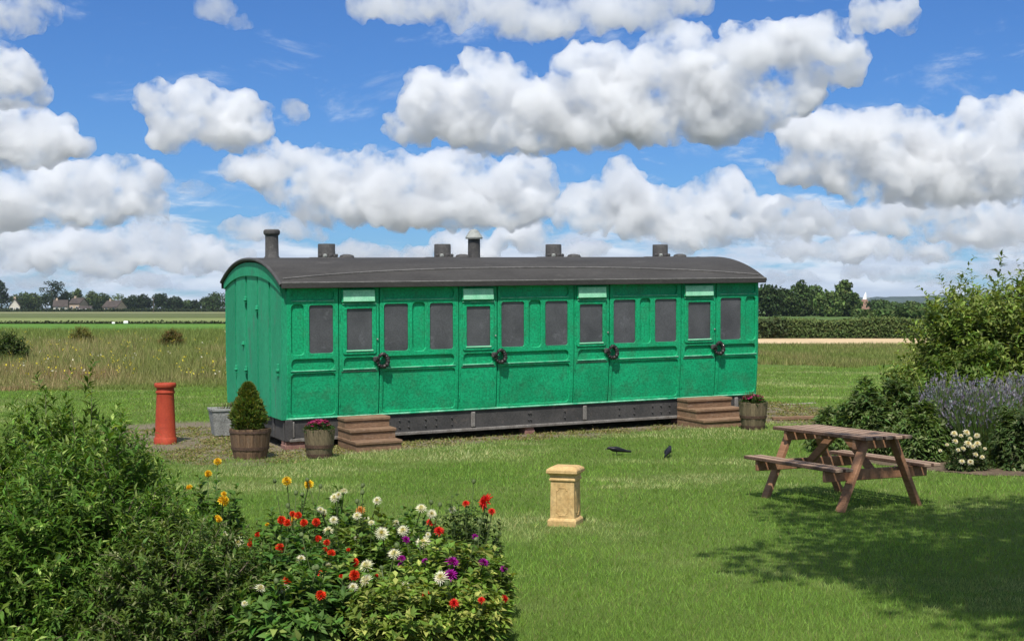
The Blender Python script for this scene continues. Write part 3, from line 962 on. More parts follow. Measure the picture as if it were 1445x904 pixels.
def pansies(loc, R, label, rs, tall=False):
    rg = np.random.default_rng(rs)
    o = thing('bedding_flowers', label, 'flowers', loc, 0, 'flowers in the small barrels')
    n = 420
    r = R * np.sqrt(rg.random(n))
    th = rg.random(n) * 6.283
    z = .03 + .07 * (1 - (r / R) ** 2) + rg.normal(0, .012, n)
    P = np.stack([r * np.cos(th), r * np.sin(th), z], 1)
    D = unit(np.stack([np.cos(th), np.sin(th), np.full(n, .5)], 1) + rg.normal(0, .5, (n, 3)))
    v_, f_, c_ = leaves(P - [0, 0, .02], D, rg.normal(0, .4, (n, 3)) + [0, 0, 1], rg.uniform(.04, .07, n), .025, vary((.05, .09, .025), n, rg), .1)
    link('foliage', mesh_np('foliage', v_, f_, M['leaf'], c_), o)
    if tall:
        n = 160
        P = np.stack([rg.normal(-.03, .06, n), rg.normal(0, .05, n), rg.uniform(.0, .05, n)], 1)
        v_, f_, c_ = leaves(P, rg.normal(0, .22, (n, 3)) + [0, 0, 1], rg.normal(0, 1, (n, 3)), rg.uniform(.10, .20, n), .012, vary((.12, .13, .05), n, rg), .08)
        link('grassy_leaves', mesh_np('grassy_leaves', v_, f_, M['leaf'], c_), o)
    # single blooms, each a ring of petals
    pt = []
    k = np.arange(7) * 6.283 / 7
    P = np.zeros((7, 3))
    D = np.stack([np.cos(k), np.sin(k), np.full(7, .45)], 1)
    v_, f_, c_ = leaves(P, D, np.tile([0, 0, 1.0], (7, 1)), .032, .026, vary((.26, .02, .075), 7, rg, .25, .1), .1)
    me = mesh_np('bloom', v_, f_, M['petal'], c_)
    me2 = mesh_np('bloom', v_, f_, M['petal'], c_ * np.array([1.45, 2.2, 1.7]))
    for q in range(46):
        r = R * .98 * math.sqrt(rg.random())
        th = rg.random() * 6.283
        link('bloom', me if rg.random() < .7 else me2, o, (r * math.cos(th), r * math.sin(th), .06 + .07 * (1 - (r / R) ** 2) + rg.random() * .02), (rg.normal(0, .4), rg.normal(0, .4), rg.random() * 6), (rg.uniform(.7, 1.2),) * 3)
    return o
b2 = gnd(450.5, 645)
barrel('flower_barrel', 'small wooden barrel of pink flowers between conifer tub and steps', 'barrel', (b2[0], b2[1], b2[2] - .01), .155, .21, .39, M['stave_grey'], .1, 'small flower barrels by the carriage', ((.36, .48), (.05, .16)))
pansies((b2[0], b2[1], b2[2] + .35), .185, 'low pink and crimson flowers filling the barrel next to the conifer tub', 31)
b3 = gnd(1063, 605)
k3 = b3[1] / b2[1]
barrel('flower_barrel', 'small wooden barrel of pink flowers at the carriage end beside the kerb', 'barrel', (b3[0], b3[1], b3[2] - .01), .165, .225, .43, M['stave_grey'], .7, 'small flower barrels by the carriage', ((.42, .52), (.05, .16)))
pansies((b3[0], b3[1], b3[2] + .385), .20, 'low pink flowers with a tuft of grassy leaves in the barrel beside the kerb', 32, True)

zp = gnd(316, 613)
o = thing('zinc_planter', 'tapered grey zinc planter half hidden behind the conifer tub', 'planter', zp, .35)
m = MB()
V = []
for (hw, z) in ((.165, 0.0), (.215, .40), (.19, .40), (.17, .30)):
    V += [(-hw, -hw, z), (hw, -hw, z), (hw, hw, z), (-hw, hw, z)]
m.add(V, [(4 * i + k, 4 * i + (k + 1) % 4, 4 * i + 4 + (k + 1) % 4, 4 * i + 4 + k) for i in range(3) for k in range(4)] + [(12, 13, 14, 15)])
m.build('tub', M['zinc'], o)
MB().box(-.225, -.225, .37, .225, -.208, .41, .004).box(-.225, .208, .37, .225, .225, .41, .004).box(-.225, -.225, .372, -.208, .225, .408, .004).box(.208, -.225, .372, .225, .225, .408, .004).build('rim', M['zinc'], o)
rgz = np.random.default_rng(4)
P = np.stack([rgz.normal(.02, .07, 60), rgz.normal(0, .07, 60), np.full(60, .3)], 1)
v_, f_, c_ = leaves(P, rgz.normal(0, .35, (60, 3)) + [0, 0, 1], rgz.normal(0, 1, (60, 3)), rgz.uniform(.12, .26, 60), .012, vary((.13, .13, .06), 60, rgz))
link('sprigs', mesh_np('sprigs', v_, f_, M['leaf'], c_), o)

# red terracotta chimney pot
rp = gnd(233, 624)
o = thing('terracotta_chimney_pot', 'tall red terracotta chimney pot standing on bare earth', 'chimney pot', rp, 0)
kx = rp[1] / 2000
MB().lathe([(0, -.02), (.165, -.02), (.166, .055), (.155, .075), (.150, .09), (.126, .70), (.128, .715), (.138, .725), (.138, .742), (.128, .752), (.127, .80)], 40).build('shaft', M['terracotta'], o, True)
MB().lathe([(.127, .80), (.150, .805), (.158, .825), (.158, .852), (.148, .868), (.118, .868), (.108, .84), (.106, .4), (.0, .4)], 40).build('rim', M['terracotta'], o, True)

# square buff chimney pot on the lawn
cp = gnd(798, 740)
o = thing('clay_chimney_pot', 'square buff clay chimney pot with moulded cap on the lawn', 'chimney pot', cp, math.radians(-17))
o.scale = (.89, .89, .96)
kp = .30
def sq(prof, name, mat, rot=0):
    m = MB()
    V = []
    for hw, z in prof:
        V += [(-hw, -hw, z), (hw, -hw, z), (hw, hw, z), (-hw, hw, z)]
    m.add(V, [(4 * i + k, 4 * i + (k + 1) % 4, 4 * i + 4 + (k + 1) % 4, 4 * i + 4 + k) for i in range(len(prof) - 1) for k in range(4)] + [(3, 2, 1, 0), tuple(4 * (len(prof) - 1) + k for k in range(4))])
    return m.build(name, mat, o)
sq([(.150, -.02), (.152, .05), (.146, .062), (.132, .075)], 'plinth', M['cream'])
sq([(.129, .07), (.124, .425)], 'shaft', M['cream'])
sq([(.126, .424), (.138, .436), (.138, .447), (.131, .455), (.131, .482), (.150, .50)], 'moulding', M['cream'])
sq([(.153, .498), (.164, .507), (.164, .532), (.155, .545), (.115, .566), (.09, .568)], 'cap', M['cream'])
for rz in (0, 1, 2, 3):
    R_ = Matrix.Rotation(rz * math.pi / 2, 3, 'Z')
    pr = []
    for x, z in ((-.062, .13), (-.062, .335), (-.04, .345), (-.035, .365), (.035, .365), (.04, .345), (.062, .335), (.062, .13), (.04, .12), (.035, .10), (-.035, .10), (-.04, .12)):
        pr.append(R_ @ Vector((x, -.129 + (z - .07) / .355 * .005 - .001, z)))
    MB().tube(pr + pr[:1], .0042, 5).build('panel_moulding', M['cream'], o, True)

# ------------------------------------------------------------------ picnic table
TB = Vector((3.393, 14.652, 0.0))
ta = math.radians(26.6)
o = thing('picnic_table', 'brown wooden picnic table with attached benches on the shaded lawn', 'picnic table', (TB.x, TB.y, hgt(TB.x, TB.y)), ta)
HL, HT = .745, .735
for k in range(5):
    x = -.25 + .125 * k
    MB().box(x - .0485, -HL, HT - .035, x + .0485, HL, HT, .006).build('top_slat', M['table_top'], o)
for s in (-1, 1):
    for k in range(2):
        x = s * (.50 + .125 * k)
        MB().box(x - .049, -HL, .405, x + .049, HL, .44, .006).build('seat_slat', M['table_top'], o)
for fy in (-.60, .60):
    sg = 1 if fy > 0 else -1
    for s in (-1, 1):
        lg = MB().beam((s * .50, fy, -.01), (s * .17, fy, HT - .036), .045, .105, (0, 1, 0), .005)
        leg = lg.build('leg', M['table'], o)
        for q in (.28, .36, .86, .92):
            xx, zz = s * (.50 - .33 * q), q * (HT - .04)
            link('bolt', bolt_me, leg, (xx, fy + sg * .026 * (1 if sg > 0 else 1), zz), (math.radians(-90 * sg), 0, 0))
    br = fy - sg * .052
    MB().box(-.655, br - .022, .295, .655, br + .022, .404, .006).build('seat_bearer', M['table'], o)
    MB().box(-.285, br - .022, HT - .135, .285, br + .022, HT - .036, .006).build('top_bearer', M['table'], o)
    MB().beam((0, fy - sg * .10, .36), (0, fy - sg * .50, HT - .05), .085, .04, (1, 0, 0), .004).build('brace', M['table'], o)
MB().box(-.27, -.03, HT - .075, .27, .03, HT - .037, .004).build('batten', M['table'], o)

def shade_slat_sides(me):  # paints the gap shade onto the slats' sides and undersides
    me.materials.append(M['slat_shade'])
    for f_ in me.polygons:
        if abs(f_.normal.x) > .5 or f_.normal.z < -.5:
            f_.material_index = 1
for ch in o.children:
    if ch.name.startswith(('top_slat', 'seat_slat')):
        shade_slat_sides(ch.data)

# ------------------------------------------------------------------ two black birds on the grass
def bird(label, loc, rz, pitch, k):
    o = thing('bird', label, 'bird', loc, rz, 'birds feeding on the lawn')
    sp = [(-.205, .0, .035, .006, .014), (-.14, 0, .045, .012, .018), (-.085, 0, .060, .026, .026), (-.04, 0, .073, .036, .034), (.01, 0, .084, .041, .038), (.05, 0, .092, .036, .034), (.078, 0, .103, .024, .026), (.096, 0, .112, .021, .022), (.115, 0, .112, .019, .018), (.13, 0, .108, .010, .010), (.134, 0, .107, .002, .002)]
    V, n_ = [], 12
    for x, y, z, ry, rz_ in sp:
        zz = z + pitch * (x - (-.02)) if x > -.02 else z + pitch * .5 * (x + .02)
        for q in range(n_):
            a_ = 2 * math.pi * q / n_
            V.append((x, y + ry * math.cos(a_), zz + rz_ * math.sin(a_)))
    Fs = [(i * n_ + q, i * n_ + (q + 1) % n_, (i + 1) * n_ + (q + 1) % n_, (i + 1) * n_ + q) for i in range(len(sp) - 1) for q in range(n_)] + [tuple(range(n_))[::-1], tuple((len(sp) - 1) * n_ + q for q in range(n_))]
    MB().add(V, Fs).build('body', M['feather'], o, True)
    zb_ = .107 + pitch * .15
    MB().tube([(.128, 0, zb_), (.15, 0, zb_ - .004 + pitch * .02), (.166, 0, zb_ - .010 + pitch * .03)], [.007, .005, .001], 6).build('beak', M['beak'], o)
    for s in (-1, 1):
        V = [(.05, s * .036, .095), (.0, s * .044, .10), (-.06, s * .038, .085), (-.13, s * .016, .055), (-.06, s * .042, .062), (.0, s * .046, .065)]
        V2 = [(x, y * .82, z) for x, y, z in V]
        MB().add(V + V2, [(0, 1, 2, 3, 4, 5), (11, 10, 9, 8, 7, 6), *[(j, (j + 1) % 6, (j + 1) % 6 + 6, j + 6) for j in range(6)]]).build('wing', M['feather'], o, True)
        m = MB().tube([(.0, s * .016, .055), (-.006, s * .018, .03), (.006, s * .018, .0)], [.006, .003, .003], 5)
        for q in (-.5, 0, .5):
            m.tube([(.006, s * .018, .002), (.03, s * .018 + q * .02, .001)], [.003, .0015], 4)
        m.tube([(.006, s * .018, .002), (-.012, s * .018, .001)], [.003, .0015], 4)
        m.build('leg', M['beak'], o)
    o.scale = (k, k, k)
    return o
g_ = gnd(870, 642)
bird('black bird side on with head lowered, picking at the grass', g_, math.radians(190), -.12, 1.0)
g_ = gnd(943, 645)
bird('black bird standing upright and facing away over the lawn', g_, math.radians(70), .12, 1.0)

# pale kerb by the carriage end
kb0, kb1 = gnd(1084, 571), gnd(1150, 569)
o = thing('edging_kerb', 'pale concrete edging kerb on the ground past the carriage end', 'kerb', (kb0[0], kb0[1], min(kb0[2], kb1[2])), math.atan2(kb1[1] - kb0[1], kb1[0] - kb0[0]))
ln = math.hypot(kb1[0] - kb0[0], kb1[1] - kb0[1])
for k in range(2):
    MB().box(ln * k / 2 + .004, -.05, -.05, ln * (k + 1) / 2 - .004, .05, .022, .012).build('kerb_stone', M['kerb'], o)
lo_ = gnd(1092, 592)
o = thing('timber_offcut', 'short weathered timber lying on the earth beside the flower barrel', 'timber', (lo_[0], lo_[1], lo_[2]), .3)
MB().box(-.02, -.04, -.01, .75, .04, .05, .01).build('plank', M['step'], o)

# ------------------------------------------------------------------ shrubs and border plants
def shrub(name, label, cat, loc, R, H, n_sh, leafL, leafW, col, seed, pale=None, pale_p=.0, nleaf=14, group=None, low=.12, bend=.25, amt=.28, tall=0, out=.9, inner=True, spread=1.0, twig_mat='twig', droop=.2):
    """many curved shoots springing from the crown's inside, leaves along their outer half"""
    rg = np.random.default_rng(seed)
    o = thing(name, label, cat, loc, 0, group)
    R = np.array([R[0], R[1], H])
    d = unit(rg.normal(0, 1, (n_sh, 3)))
    d[:, 2] = np.abs(d[:, 2]) * 1.0 - low
    d = unit(d)
    lump = 1 + .22 * fbm(d * 2.3 + seed, 3) * spread
    end = d * R[None, :] * lump[:, None] * rg.uniform(.80, 1.04, (n_sh, 1))
    end[:, 2] = np.maximum(end[:, 2], .05)
    if tall:
        k = rg.choice(n_sh, tall, False)
        end[k] *= np.stack([rg.uniform(.95, 1.1, tall), rg.uniform(.95, 1.1, tall), rg.uniform(1.08, 1.32, tall)], 1)
    L = rg.uniform(.35, .62, n_sh) * min(R[0], R[2])
    grow = unit(d * np.array([1, 1, .8]) + np.array([0, 0, .55]) + rg.normal(0, .28, (n_sh, 3)))
    st = end - grow * L[:, None]
    st[:, 2] = np.maximum(st[:, 2], .02)
    (v_, f_, c_), lines = shoots(rg, st, end - st + np.array([0, 0, .12])[None, :] * L[:, None], L, bend, nleaf, .18, leafL, leafW, col, pale, pale_p, amt, out, 2, droop)
    link('foliage', mesh_np('foliage', v_, f_, M['leaf'], c_), o)
    m = twigs(lines[::3], .004, .0015, 3)
    for k in range(16):
        a_ = k * .7
        e = end[rg.integers(n_sh)] * .8
        m.tube([(.08 * math.cos(a_), .08 * math.sin(a_), -.02), tuple(e * np.array([.4, .4, .35])), tuple(e)], [.016, .010, .004], 5, False)
    m.build('branches', M[twig_mat], o)
    return o

# big shrub in the near corner, in three merging bushes of the same kind
DK = (.085, .165, .022)
LT = (.30, .39, .10)
shrub('butterfly_bush', 'dense narrow-leaved green shrub beside the dahlia bed', 'shrub', (-2.78, 9.15, 0), (1.12, 1.0), 1.22, 1650, .108, .27, DK, 51, LT, .12, 14, tall=40)
shrub('butterfly_bush', 'narrow-leaved green shrub with a spike above the lawn, behind the dense one', 'shrub', (-3.3, 10.4, 0), (1.05, .8), 1.40, 900, .108, .27, (.105, .185, .028), 52, LT, .14, 15, tall=34)
shrub('butterfly_bush', 'low twiggy green shrub sprawling against the dahlias', 'shrub', (-2.0, 8.5, 0), (.66, .6), .86, 560, .075, .30, (.095, .155, .028), 53, (.21, .23, .10), .12, 13, tall=8)

# ---- dahlia bed
def zx(X, Y):
    return (250 + X / 3.0745, 640 + Y / 3.0745)
def bed_D(py):
    return 10.15 - (py - 690) / 160 * 1.95
def head_mesh(kind, rg, col, col2=None):
    """a flower head facing +Z, radius about 1"""
    if kind == 'pompon':
        n = 84
        k = np.arange(n)
        el = (k / n) * 2.1 - .6
        th = k * 2.39996
        D = np.stack([np.cos(th) * np.cos(el), np.sin(th) * np.cos(el), np.sin(el)], 1)
        Nn = np.stack([-np.cos(th) * np.sin(el), -np.sin(th) * np.sin(el), np.cos(el)], 1)
        v_, f_, c_ = leaves(D * .25, D, Nn + rg.normal(0, .15, (n, 3)), rg.uniform(.66, .8, n), .42, vary(col, n, rg, .16, .06, col2, .3 if col2 else 0), -.12, .22)
    else:
        n = 96 if kind == 'cactus' else 70
        k = np.arange(n)
        el = (k / n) ** .8 * 1.65 - .35          # outer petals droop, inner rise
        th = k * 2.39996
        D = np.stack([np.cos(th) * np.cos(el), np.sin(th) * np.cos(el), np.sin(el)], 1)
        P = D * .12
        Lp = (1.0 - .45 * (k / n)) * rg.uniform(.82, 1.05, n)
        cc = vary(col, n, rg, .1, .04)
        if col2:
            w = np.clip((k / n - .72) / .25, 0, 1)[:, None]
            cc = cc * (1 - w) + np.array(col2)[None, :] * w
        v_, f_, c_ = leaves(P, D, np.array([0, 0, 1.0])[None, :] + rg.normal(0, .15, (n, 3)), Lp, .13 if kind == 'cactus' else .26, cc, -.06, .3)
    return mesh_np('flower_head', v_, f_, M['petal'], c_)
rgd = np.random.default_rng(77)
HEADS = {
    'yellow': [head_mesh('pompon', rgd, (.82, .50, .02), (.9, .66, .08)) for _ in range(2)],
    'red': [head_mesh('pompon', rgd, (.72, .045, .016), (.80, .09, .03)) for _ in range(3)],
    'white': [head_mesh('cactus', rgd, (.80, .77, .60), (.72, .66, .25)) for _ in range(3)],
    'purple': [head_mesh('decor', rgd, (.33, .012, .27), (.42, .03, .36)) for _ in range(2)],
    'scarlet': [head_mesh('decor', rgd, (.70, .03, .025), (.55, .02, .015))],
    'apricot': [head_mesh('decor', rgd, (.70, .32, .09), (.6, .3, .06))],
}
SIZE = {'yellow': .033, 'red': .030, 'white': .045, 'purple': .040, 'scarlet': .050, 'apricot': .038}
BUD = MB().lathe([(0, -.02), (.012, -.012), (.015, .0), (.010, .012), (0, .018)], 8).mesh('bud', M['stem'], True)

def dahlia(label, base_px, base_D, heads, seed, H, R, n_sh=70, leafL=.115, col=(.055, .10, .028), pale=(.17, .21, .08), pale_p=.15, group='dahlias in the flower bed', buds=1, nleaf=10):
    """one plant: leafy stems and the blooms it carries; heads = [(kind, px, py, size factor)]"""
    rg = np.random.default_rng(seed)
    H, R, n_sh = H * 1.42, R * 1.08, int(n_sh * 1.5)
    pale_p *= .6
    col, pale = tuple(f_ * q_ for f_, q_ in zip((1.75, 1.85, 1.2), col)), tuple(f_ * q_ for f_, q_ in zip((1.3, 1.35, .9), pale))
    bx_, by_ = (base_px - 722.5) / F * base_D, base_D
    o = thing('dahlia_plant', label, 'dahlia', (bx_, by_, hgt(bx_, by_)), 0, group)
    a_ = rg.random(n_sh) * 6.283
    q = np.sqrt(rg.random(n_sh))
    end = np.stack([R * q * np.cos(a_), R * q * np.sin(a_), H * (1 - .45 * q ** 2) * rg.uniform(.35, 1.0, n_sh)], 1)
    st = end * np.array([.55, .55, .0]) + np.array([0, 0, .02])
    L = np.linalg.norm(end - st, axis=1)
    (v_, f_, c_), lines = shoots(rg, st, end - st, L, .05, nleaf, .22, leafL, .52, col, pale, pale_p, .25, 1.0, 3, .25)
    link('foliage', mesh_np('foliage', v_, f_, M['leaf'], c_), o)
    stm = twigs(lines[::2], .006, .003, 4)
    for (kind, px, py, sf) in heads:
        D = bed_D(py) - .16 + rg.uniform(-.10, .10)
        p = np.array(at(px, py, D)) - np.array([bx_, by_, 0])
        r = SIZE[kind] * sf
        b0 = np.array([p[0] * .45, p[1] * .45, max(p[2] * .3, .03)])
        md = (b0 + p) / 2 + np.array([rg.normal(0, .03), rg.normal(0, .03), .04])
        stm.tube([tuple(b0), tuple(md), tuple(p - np.array([0, 0, .005]))], [.006, .005, .0035], 5, False)
        face = Vector((rg.normal(0, .35), -.75 + rg.normal(0, .3), .8 + rg.normal(0, .2)))
        h_ = link('flower_head', HEADS[kind][rg.integers(len(HEADS[kind]))], o, tuple(p), None, (r, r, r))
        h_.rotation_euler = face.to_track_quat('Z', 'Y').to_euler()
    if heads:
        for _ in range(3):
            kind, px, py, sf = heads[rg.integers(len(heads))]
            q_ = rg.random() * 6.283
            e = np.array([R * .8 * math.cos(q_), R * .8 * math.sin(q_) - .06, H * rg.uniform(.45, .85)])
            stm.tube([(e[0] * .6, e[1] * .6, H * .2), tuple(e)], [.005, .003], 4, False)
            h_ = link('flower_head', HEADS[kind][0], o, tuple(e), None, (SIZE[kind] * rg.uniform(.5, .8),) * 3)
            h_.rotation_euler = Vector((rg.normal(0, .6), -.6 + rg.normal(0, .5), .7)).to_track_quat('Z', 'Y').to_euler()
    for k in range(buds):
        e = np.array([rg.normal(0, R * .5), rg.normal(0, R * .5), H * rg.uniform(.9, 1.12)])
        stm.tube([(e[0] * .5, e[1] * .5, H * .4), tuple(e)], [.004, .003], 4, False)
        link('bud', BUD, o, tuple(e), (rg.normal(0, .3), rg.normal(0, .3), 0))
    stm.build('stem', M['stem'], o, True)
    return o
def zs(kind, *pts):
    return [(kind, *zx(p[0], p[1]), p[2] if len(p) > 2 else 1.0) for p in pts]
dahlia('tall yellow dahlia leaning beside the green shrub', 305, 10.0, zs('yellow', (175, 37), (133, 89, .9), (52, 150, .8), (198, 208, 1.35), (180, 288, .7)), 1, .66, .22, 44, buds=0)
dahlia('yellow dahlia with two blooms on bare stalks above the bed', 418, 10.3, zs('yellow', (475, 121, 1.15), (571, 135, 1.15)), 2, .48, .24, 40, buds=3)
dahlia('red pompon dahlia with a tight cluster of blooms', 408, 9.7, zs('red', (452, 288, 1.1), (478, 302, 1.05), (499, 262, .8), (523, 268, .95), (549, 300, 1.0), (602, 298, 1.05)), 3, .50, .30, 60)
dahlia('red pompon dahlia in the dark leafy middle of the bed', 440, 9.1, zs('red', (443, 408, 1.1), (611, 368, .85), (648, 385, .8), (668, 432, 1.0), (640, 415, .6)) + zs('white', (655, 335, .95), (536, 455, .7)), 4, .46, .30, 66, col=(.045, .088, .026))
dahlia('red pompon dahlia with low scattered blooms', 470, 8.6, zs('red', (767, 471, 1.05), (767, 527, 1.2), (632, 525, 1.15), (712, 533, .6), (622, 615, 1.15)), 5, .40, .32, 70, col=(.05, .095, .028))
dahlia('white spiky dahlia with a red bloom at the foot of the shrub', 372, 8.75, zs('white', (460, 585, .85), (357, 585, .85), (265, 385, .95), (205, 352, .7), (250, 462, .5), (290, 650, .5)) + zs('red', (475, 554, 1.1)), 6, .42, .30, 66, col=(.045, .088, .026))
dahlia('white spiky dahlia standing highest at the back of the bed', 480, 10.1, zs('white', (683, 193, .95), (722, 165, .75), (700, 180, .7), (867, 205, .8), (620, 245, .65)), 7, .55, .28, 56, buds=2)
dahlia('white and apricot dahlia on pale stalks', 515, 9.6, zs('white', (780, 270, .8), (675, 285, .5)) + zs('apricot', (795, 245, 1.0)), 8, .52, .28, 60, buds=2, col=(.09, .125, .035))
dahlia('white spiky dahlia with three large starry blooms', 550, 9.5, zs('white', (887, 345, 1.15), (980, 333, 1.0), (941, 435, 1.05)), 9, .46, .30, 66, col=(.065, .11, .03), pale_p=.22)
dahlia('white spiky dahlia with paired blooms beside the dark-leaved plant', 590, 9.9, zs('white', (1058, 238, 1.0), (1104, 261, .85), (1065, 385, 1.15), (950, 295, .5)), 10, .50, .28, 60, buds=2)
dahlia('white spiky dahlia with two drooping blooms in pale foliage', 520, 8.7, zs('white', (822, 487, 1.15), (820, 550, 1.1)), 11, .36, .32, 70, col=(.085, .13, .035), pale=(.26, .28, .11), pale_p=.25)
dahlia('purple dahlia with a white bloom in sunlit pale foliage', 628, 8.95, zs('purple', (1192, 470, 1.2), (1186, 525, 1.15), (1075, 465, .6)) + zs('white', (1145, 537, 1.15)), 12, .44, .32, 74, col=(.09, .135, .035), pale=(.28, .29, .11), pale_p=.3)
dahlia('purple dahlia with one bloom at the lawn edge', 668, 9.15, zs('purple', (1328, 472, .95)), 13, .42, .24, 54, col=(.085, .13, .035), pale=(.27, .28, .10), pale_p=.3)
dahlia('dark-leaved dahlia holding one scarlet bloom over the lawn', 655, 9.9, zs('scarlet', (1341, 207, 1.35), (1365, 250, .6)), 14, .56, .28, 70, leafL=.08, col=(.04, .062, .022), pale_p=.06)
dahlia('low leafy dahlia with hardly a bloom at the bed corner', 655, 8.45, zs('scarlet', (1320, 635, .5)), 15, .30, .28, 66, leafL=.105, col=(.10, .14, .035), pale=(.30, .30, .11), pale_p=.35, buds=1)
dahlia('low leafy dahlia with pale leaves, its red blooms spent', 560, 8.3, [], 16, .32, .34, 76, leafL=.105, col=(.095, .135, .035), pale=(.28, .29, .11), pale_p=.3, buds=2)
dahlia('low broad-leaved dahlia in deep green leaf', 410, 8.3, [], 17, .36, .34, 76, leafL=.13, col=(.055, .10, .03), buds=2)

# ---- border on the far side of the picnic table
shrub('tall_shrub', 'tall loose-leaved green shrub against the sky behind the lavender', 'shrub', (7.95, 22.6, 0), (2.0, 1.5), 2.72, 2100, .17, .40, (.14, .205, .038), 61, (.27, .32, .09), .28, 11, tall=46, low=.05, bend=.18, droop=.28)
shrub('tall_shrub', 'broad green shrub leaning over the rough grass edge', 'shrub', (7.0, 21.6, 0), (1.0, .8), 1.55, 620, .16, .40, (.12, .19, .036), 62, (.18, .23, .065), .2, 11, tall=22, low=.05, bend=.2, droop=.28)
for k, (px, D, R_, H_, c0) in enumerate(((1178, 19.6, .42, .62, (.10, .16, .042)), (1222, 19.2, .46, .98, (.095, .155, .04)), (1275, 19.6, .55, 1.12, (.085, .14, .036)), (1300, 18.5, .40, .72, (.11, .175, .045)))):
    lab = ('low dark leafy perennial at the kerb end of the border', 'dark broad-leaved perennial right behind the picnic table top', 'taller dark broad-leaved perennial next to the lavender', 'green leafy perennial beside the white roses')[k]
    shrub('leafy_perennial', lab, 'plant', ((px - 722.5) / F * D, D, 0), (R_, R_), H_, 260, .15, .36, c0, 70 + k, (.18, .22, .09), .16, 8, 'leafy plants in the border', 0, .15, .25, 0, 1.0, True, 1.2, 'stem', .3)
shrub('leafy_perennial', 'dark leafy plant at the border end, past the lavender', 'plant', ((1440 - 722.5) / F * 17.6, 17.6, 0), (.42, .45), .85, 260, .13, .34, (.075, .12, .035), 79, (.17, .19, .09), .12, 8, 'leafy plants in the border', 0, .15, .25, 0, 1.0, True, 1.2, 'stem', .3)

def spear_plant(name, label, cat, loc, n, Lr, Wd, col, seed, lean=.35, R=.2, pale=None, pale_p=0, droop=.15, group=None):
    rg = np.random.default_rng(seed)
    o = thing(name, label, cat, loc, 0, group)
    a_ = rg.random(n) * 6.283
    r = R * np.sqrt(rg.random(n))
    P = np.stack([r * np.cos(a_), r * np.sin(a_), np.zeros(n)], 1)
    D = np.stack([np.cos(a_) * lean, np.sin(a_) * lean, np.ones(n)], 1) + rg.normal(0, .12, (n, 3))
    v_, f_, c_ = leaves(P, D, rg.normal(0, 1, (n, 3)), rg.uniform(*Lr, n), Wd, vary(col, n, rg, .22, .08, pale, pale_p), droop, .1)
    link('foliage', mesh_np('foliage', v_, f_, M['leaf'], c_), o)
    return o
spear_plant('day_lily', 'fountain of pale green strap leaves between lavender and tall shrub', 'plant', ((1385 - 722.5) / F * 20.7, 20.7, 0), 170, (.8, 1.25), .055, (.17, .23, .045), 81, .5, .35, (.28, .32, .08), .3, .3)
spear_plant('day_lily', 'smaller tuft of pale strap leaves at the foot of the tall shrub', 'plant', ((1335 - 722.5) / F * 20.9, 20.9, 0), 90, (.7, 1.15), .05, (.14, .20, .045), 82, .5, .25, (.26, .30, .08), .3, .3)

def lavender(label, px, D, R_, H_, n, seed):
    rg = np.random.default_rng(seed)
    o = thing('lavender_bush', label, 'lavender', ((px - 722.5) / F * D, D, 0), 0, 'lavender bushes in the border')
    a_ = rg.random(n) * 6.283
    q = np.sqrt(rg.random(n))
    root = np.stack([R_ * .55 * q * np.cos(a_), R_ * .55 * q * np.sin(a_), np.full(n, .02)], 1)
    tip = np.stack([R_ * q * np.cos(a_), R_ * q * np.sin(a_), H_ * (1 - .32 * q ** 2) * rg.uniform(.55, 1.03, n)], 1) + rg.normal(0, .02, (n, 3))
    L = np.linalg.norm(tip - root, axis=1)
    v_, f_, c_ = leaves(root, tip - root, rg.normal(0, 1, (n, 3)), L, .011, vary((.125, .195, .055), n, rg, .25, .1), .0, .1)
    m2 = n // 2
    P = np.repeat(root[:m2] + (tip - root)[:m2] * rg.uniform(.25, .85, (m2, 1)), 2, 0)
    w_, g_, d_ = leaves(P, np.repeat((tip - root)[:m2], 2, 0) + rg.normal(0, .25, (2 * m2, 3)), rg.normal(0, 1, (2 * m2, 3)), rg.uniform(.07, .14, 2 * m2), .012, vary((.13, .20, .065), 2 * m2, rg, .25, .1), .05, .1)
    v_, f_, c_ = join([(v_, f_, c_), (w_, g_, d_)])
    link('foliage', mesh_np('foliage', v_, f_, M['leaf'], c_), o)
    k = rg.random(n) < .26
    t_ = np.repeat(tip[k], 3, 0)
    w_, g_, d_ = leaves(t_ - np.repeat(unit(tip - root)[k], 3, 0) * rg.uniform(.0, .06, (len(t_), 1)), np.repeat(unit(tip - root)[k], 3, 0) + rg.normal(0, .25, (len(t_), 3)), rg.normal(0, 1, (len(t_), 3)), rg.uniform(.035, .06, len(t_)), .022, vary((.225, .215, .25), len(t_), rg, .25, .08), .0, .3)
    link('flower_spikes', mesh_np('flower_spikes', w_, g_, M['petal'], d_), o)
    return o
lavender('lavender bush between the leafy perennial and the white roses', 1345, 19.0, .50, 1.10, 2600, 91)
lavender('lavender bush behind the white roses, greener at its foot', 1392, 18.5, .52, 1.08, 2800, 92)
lavender('lavender bush at the border end, thick with purple spikes', 1440, 19.2, .55, 1.12, 2800, 93)

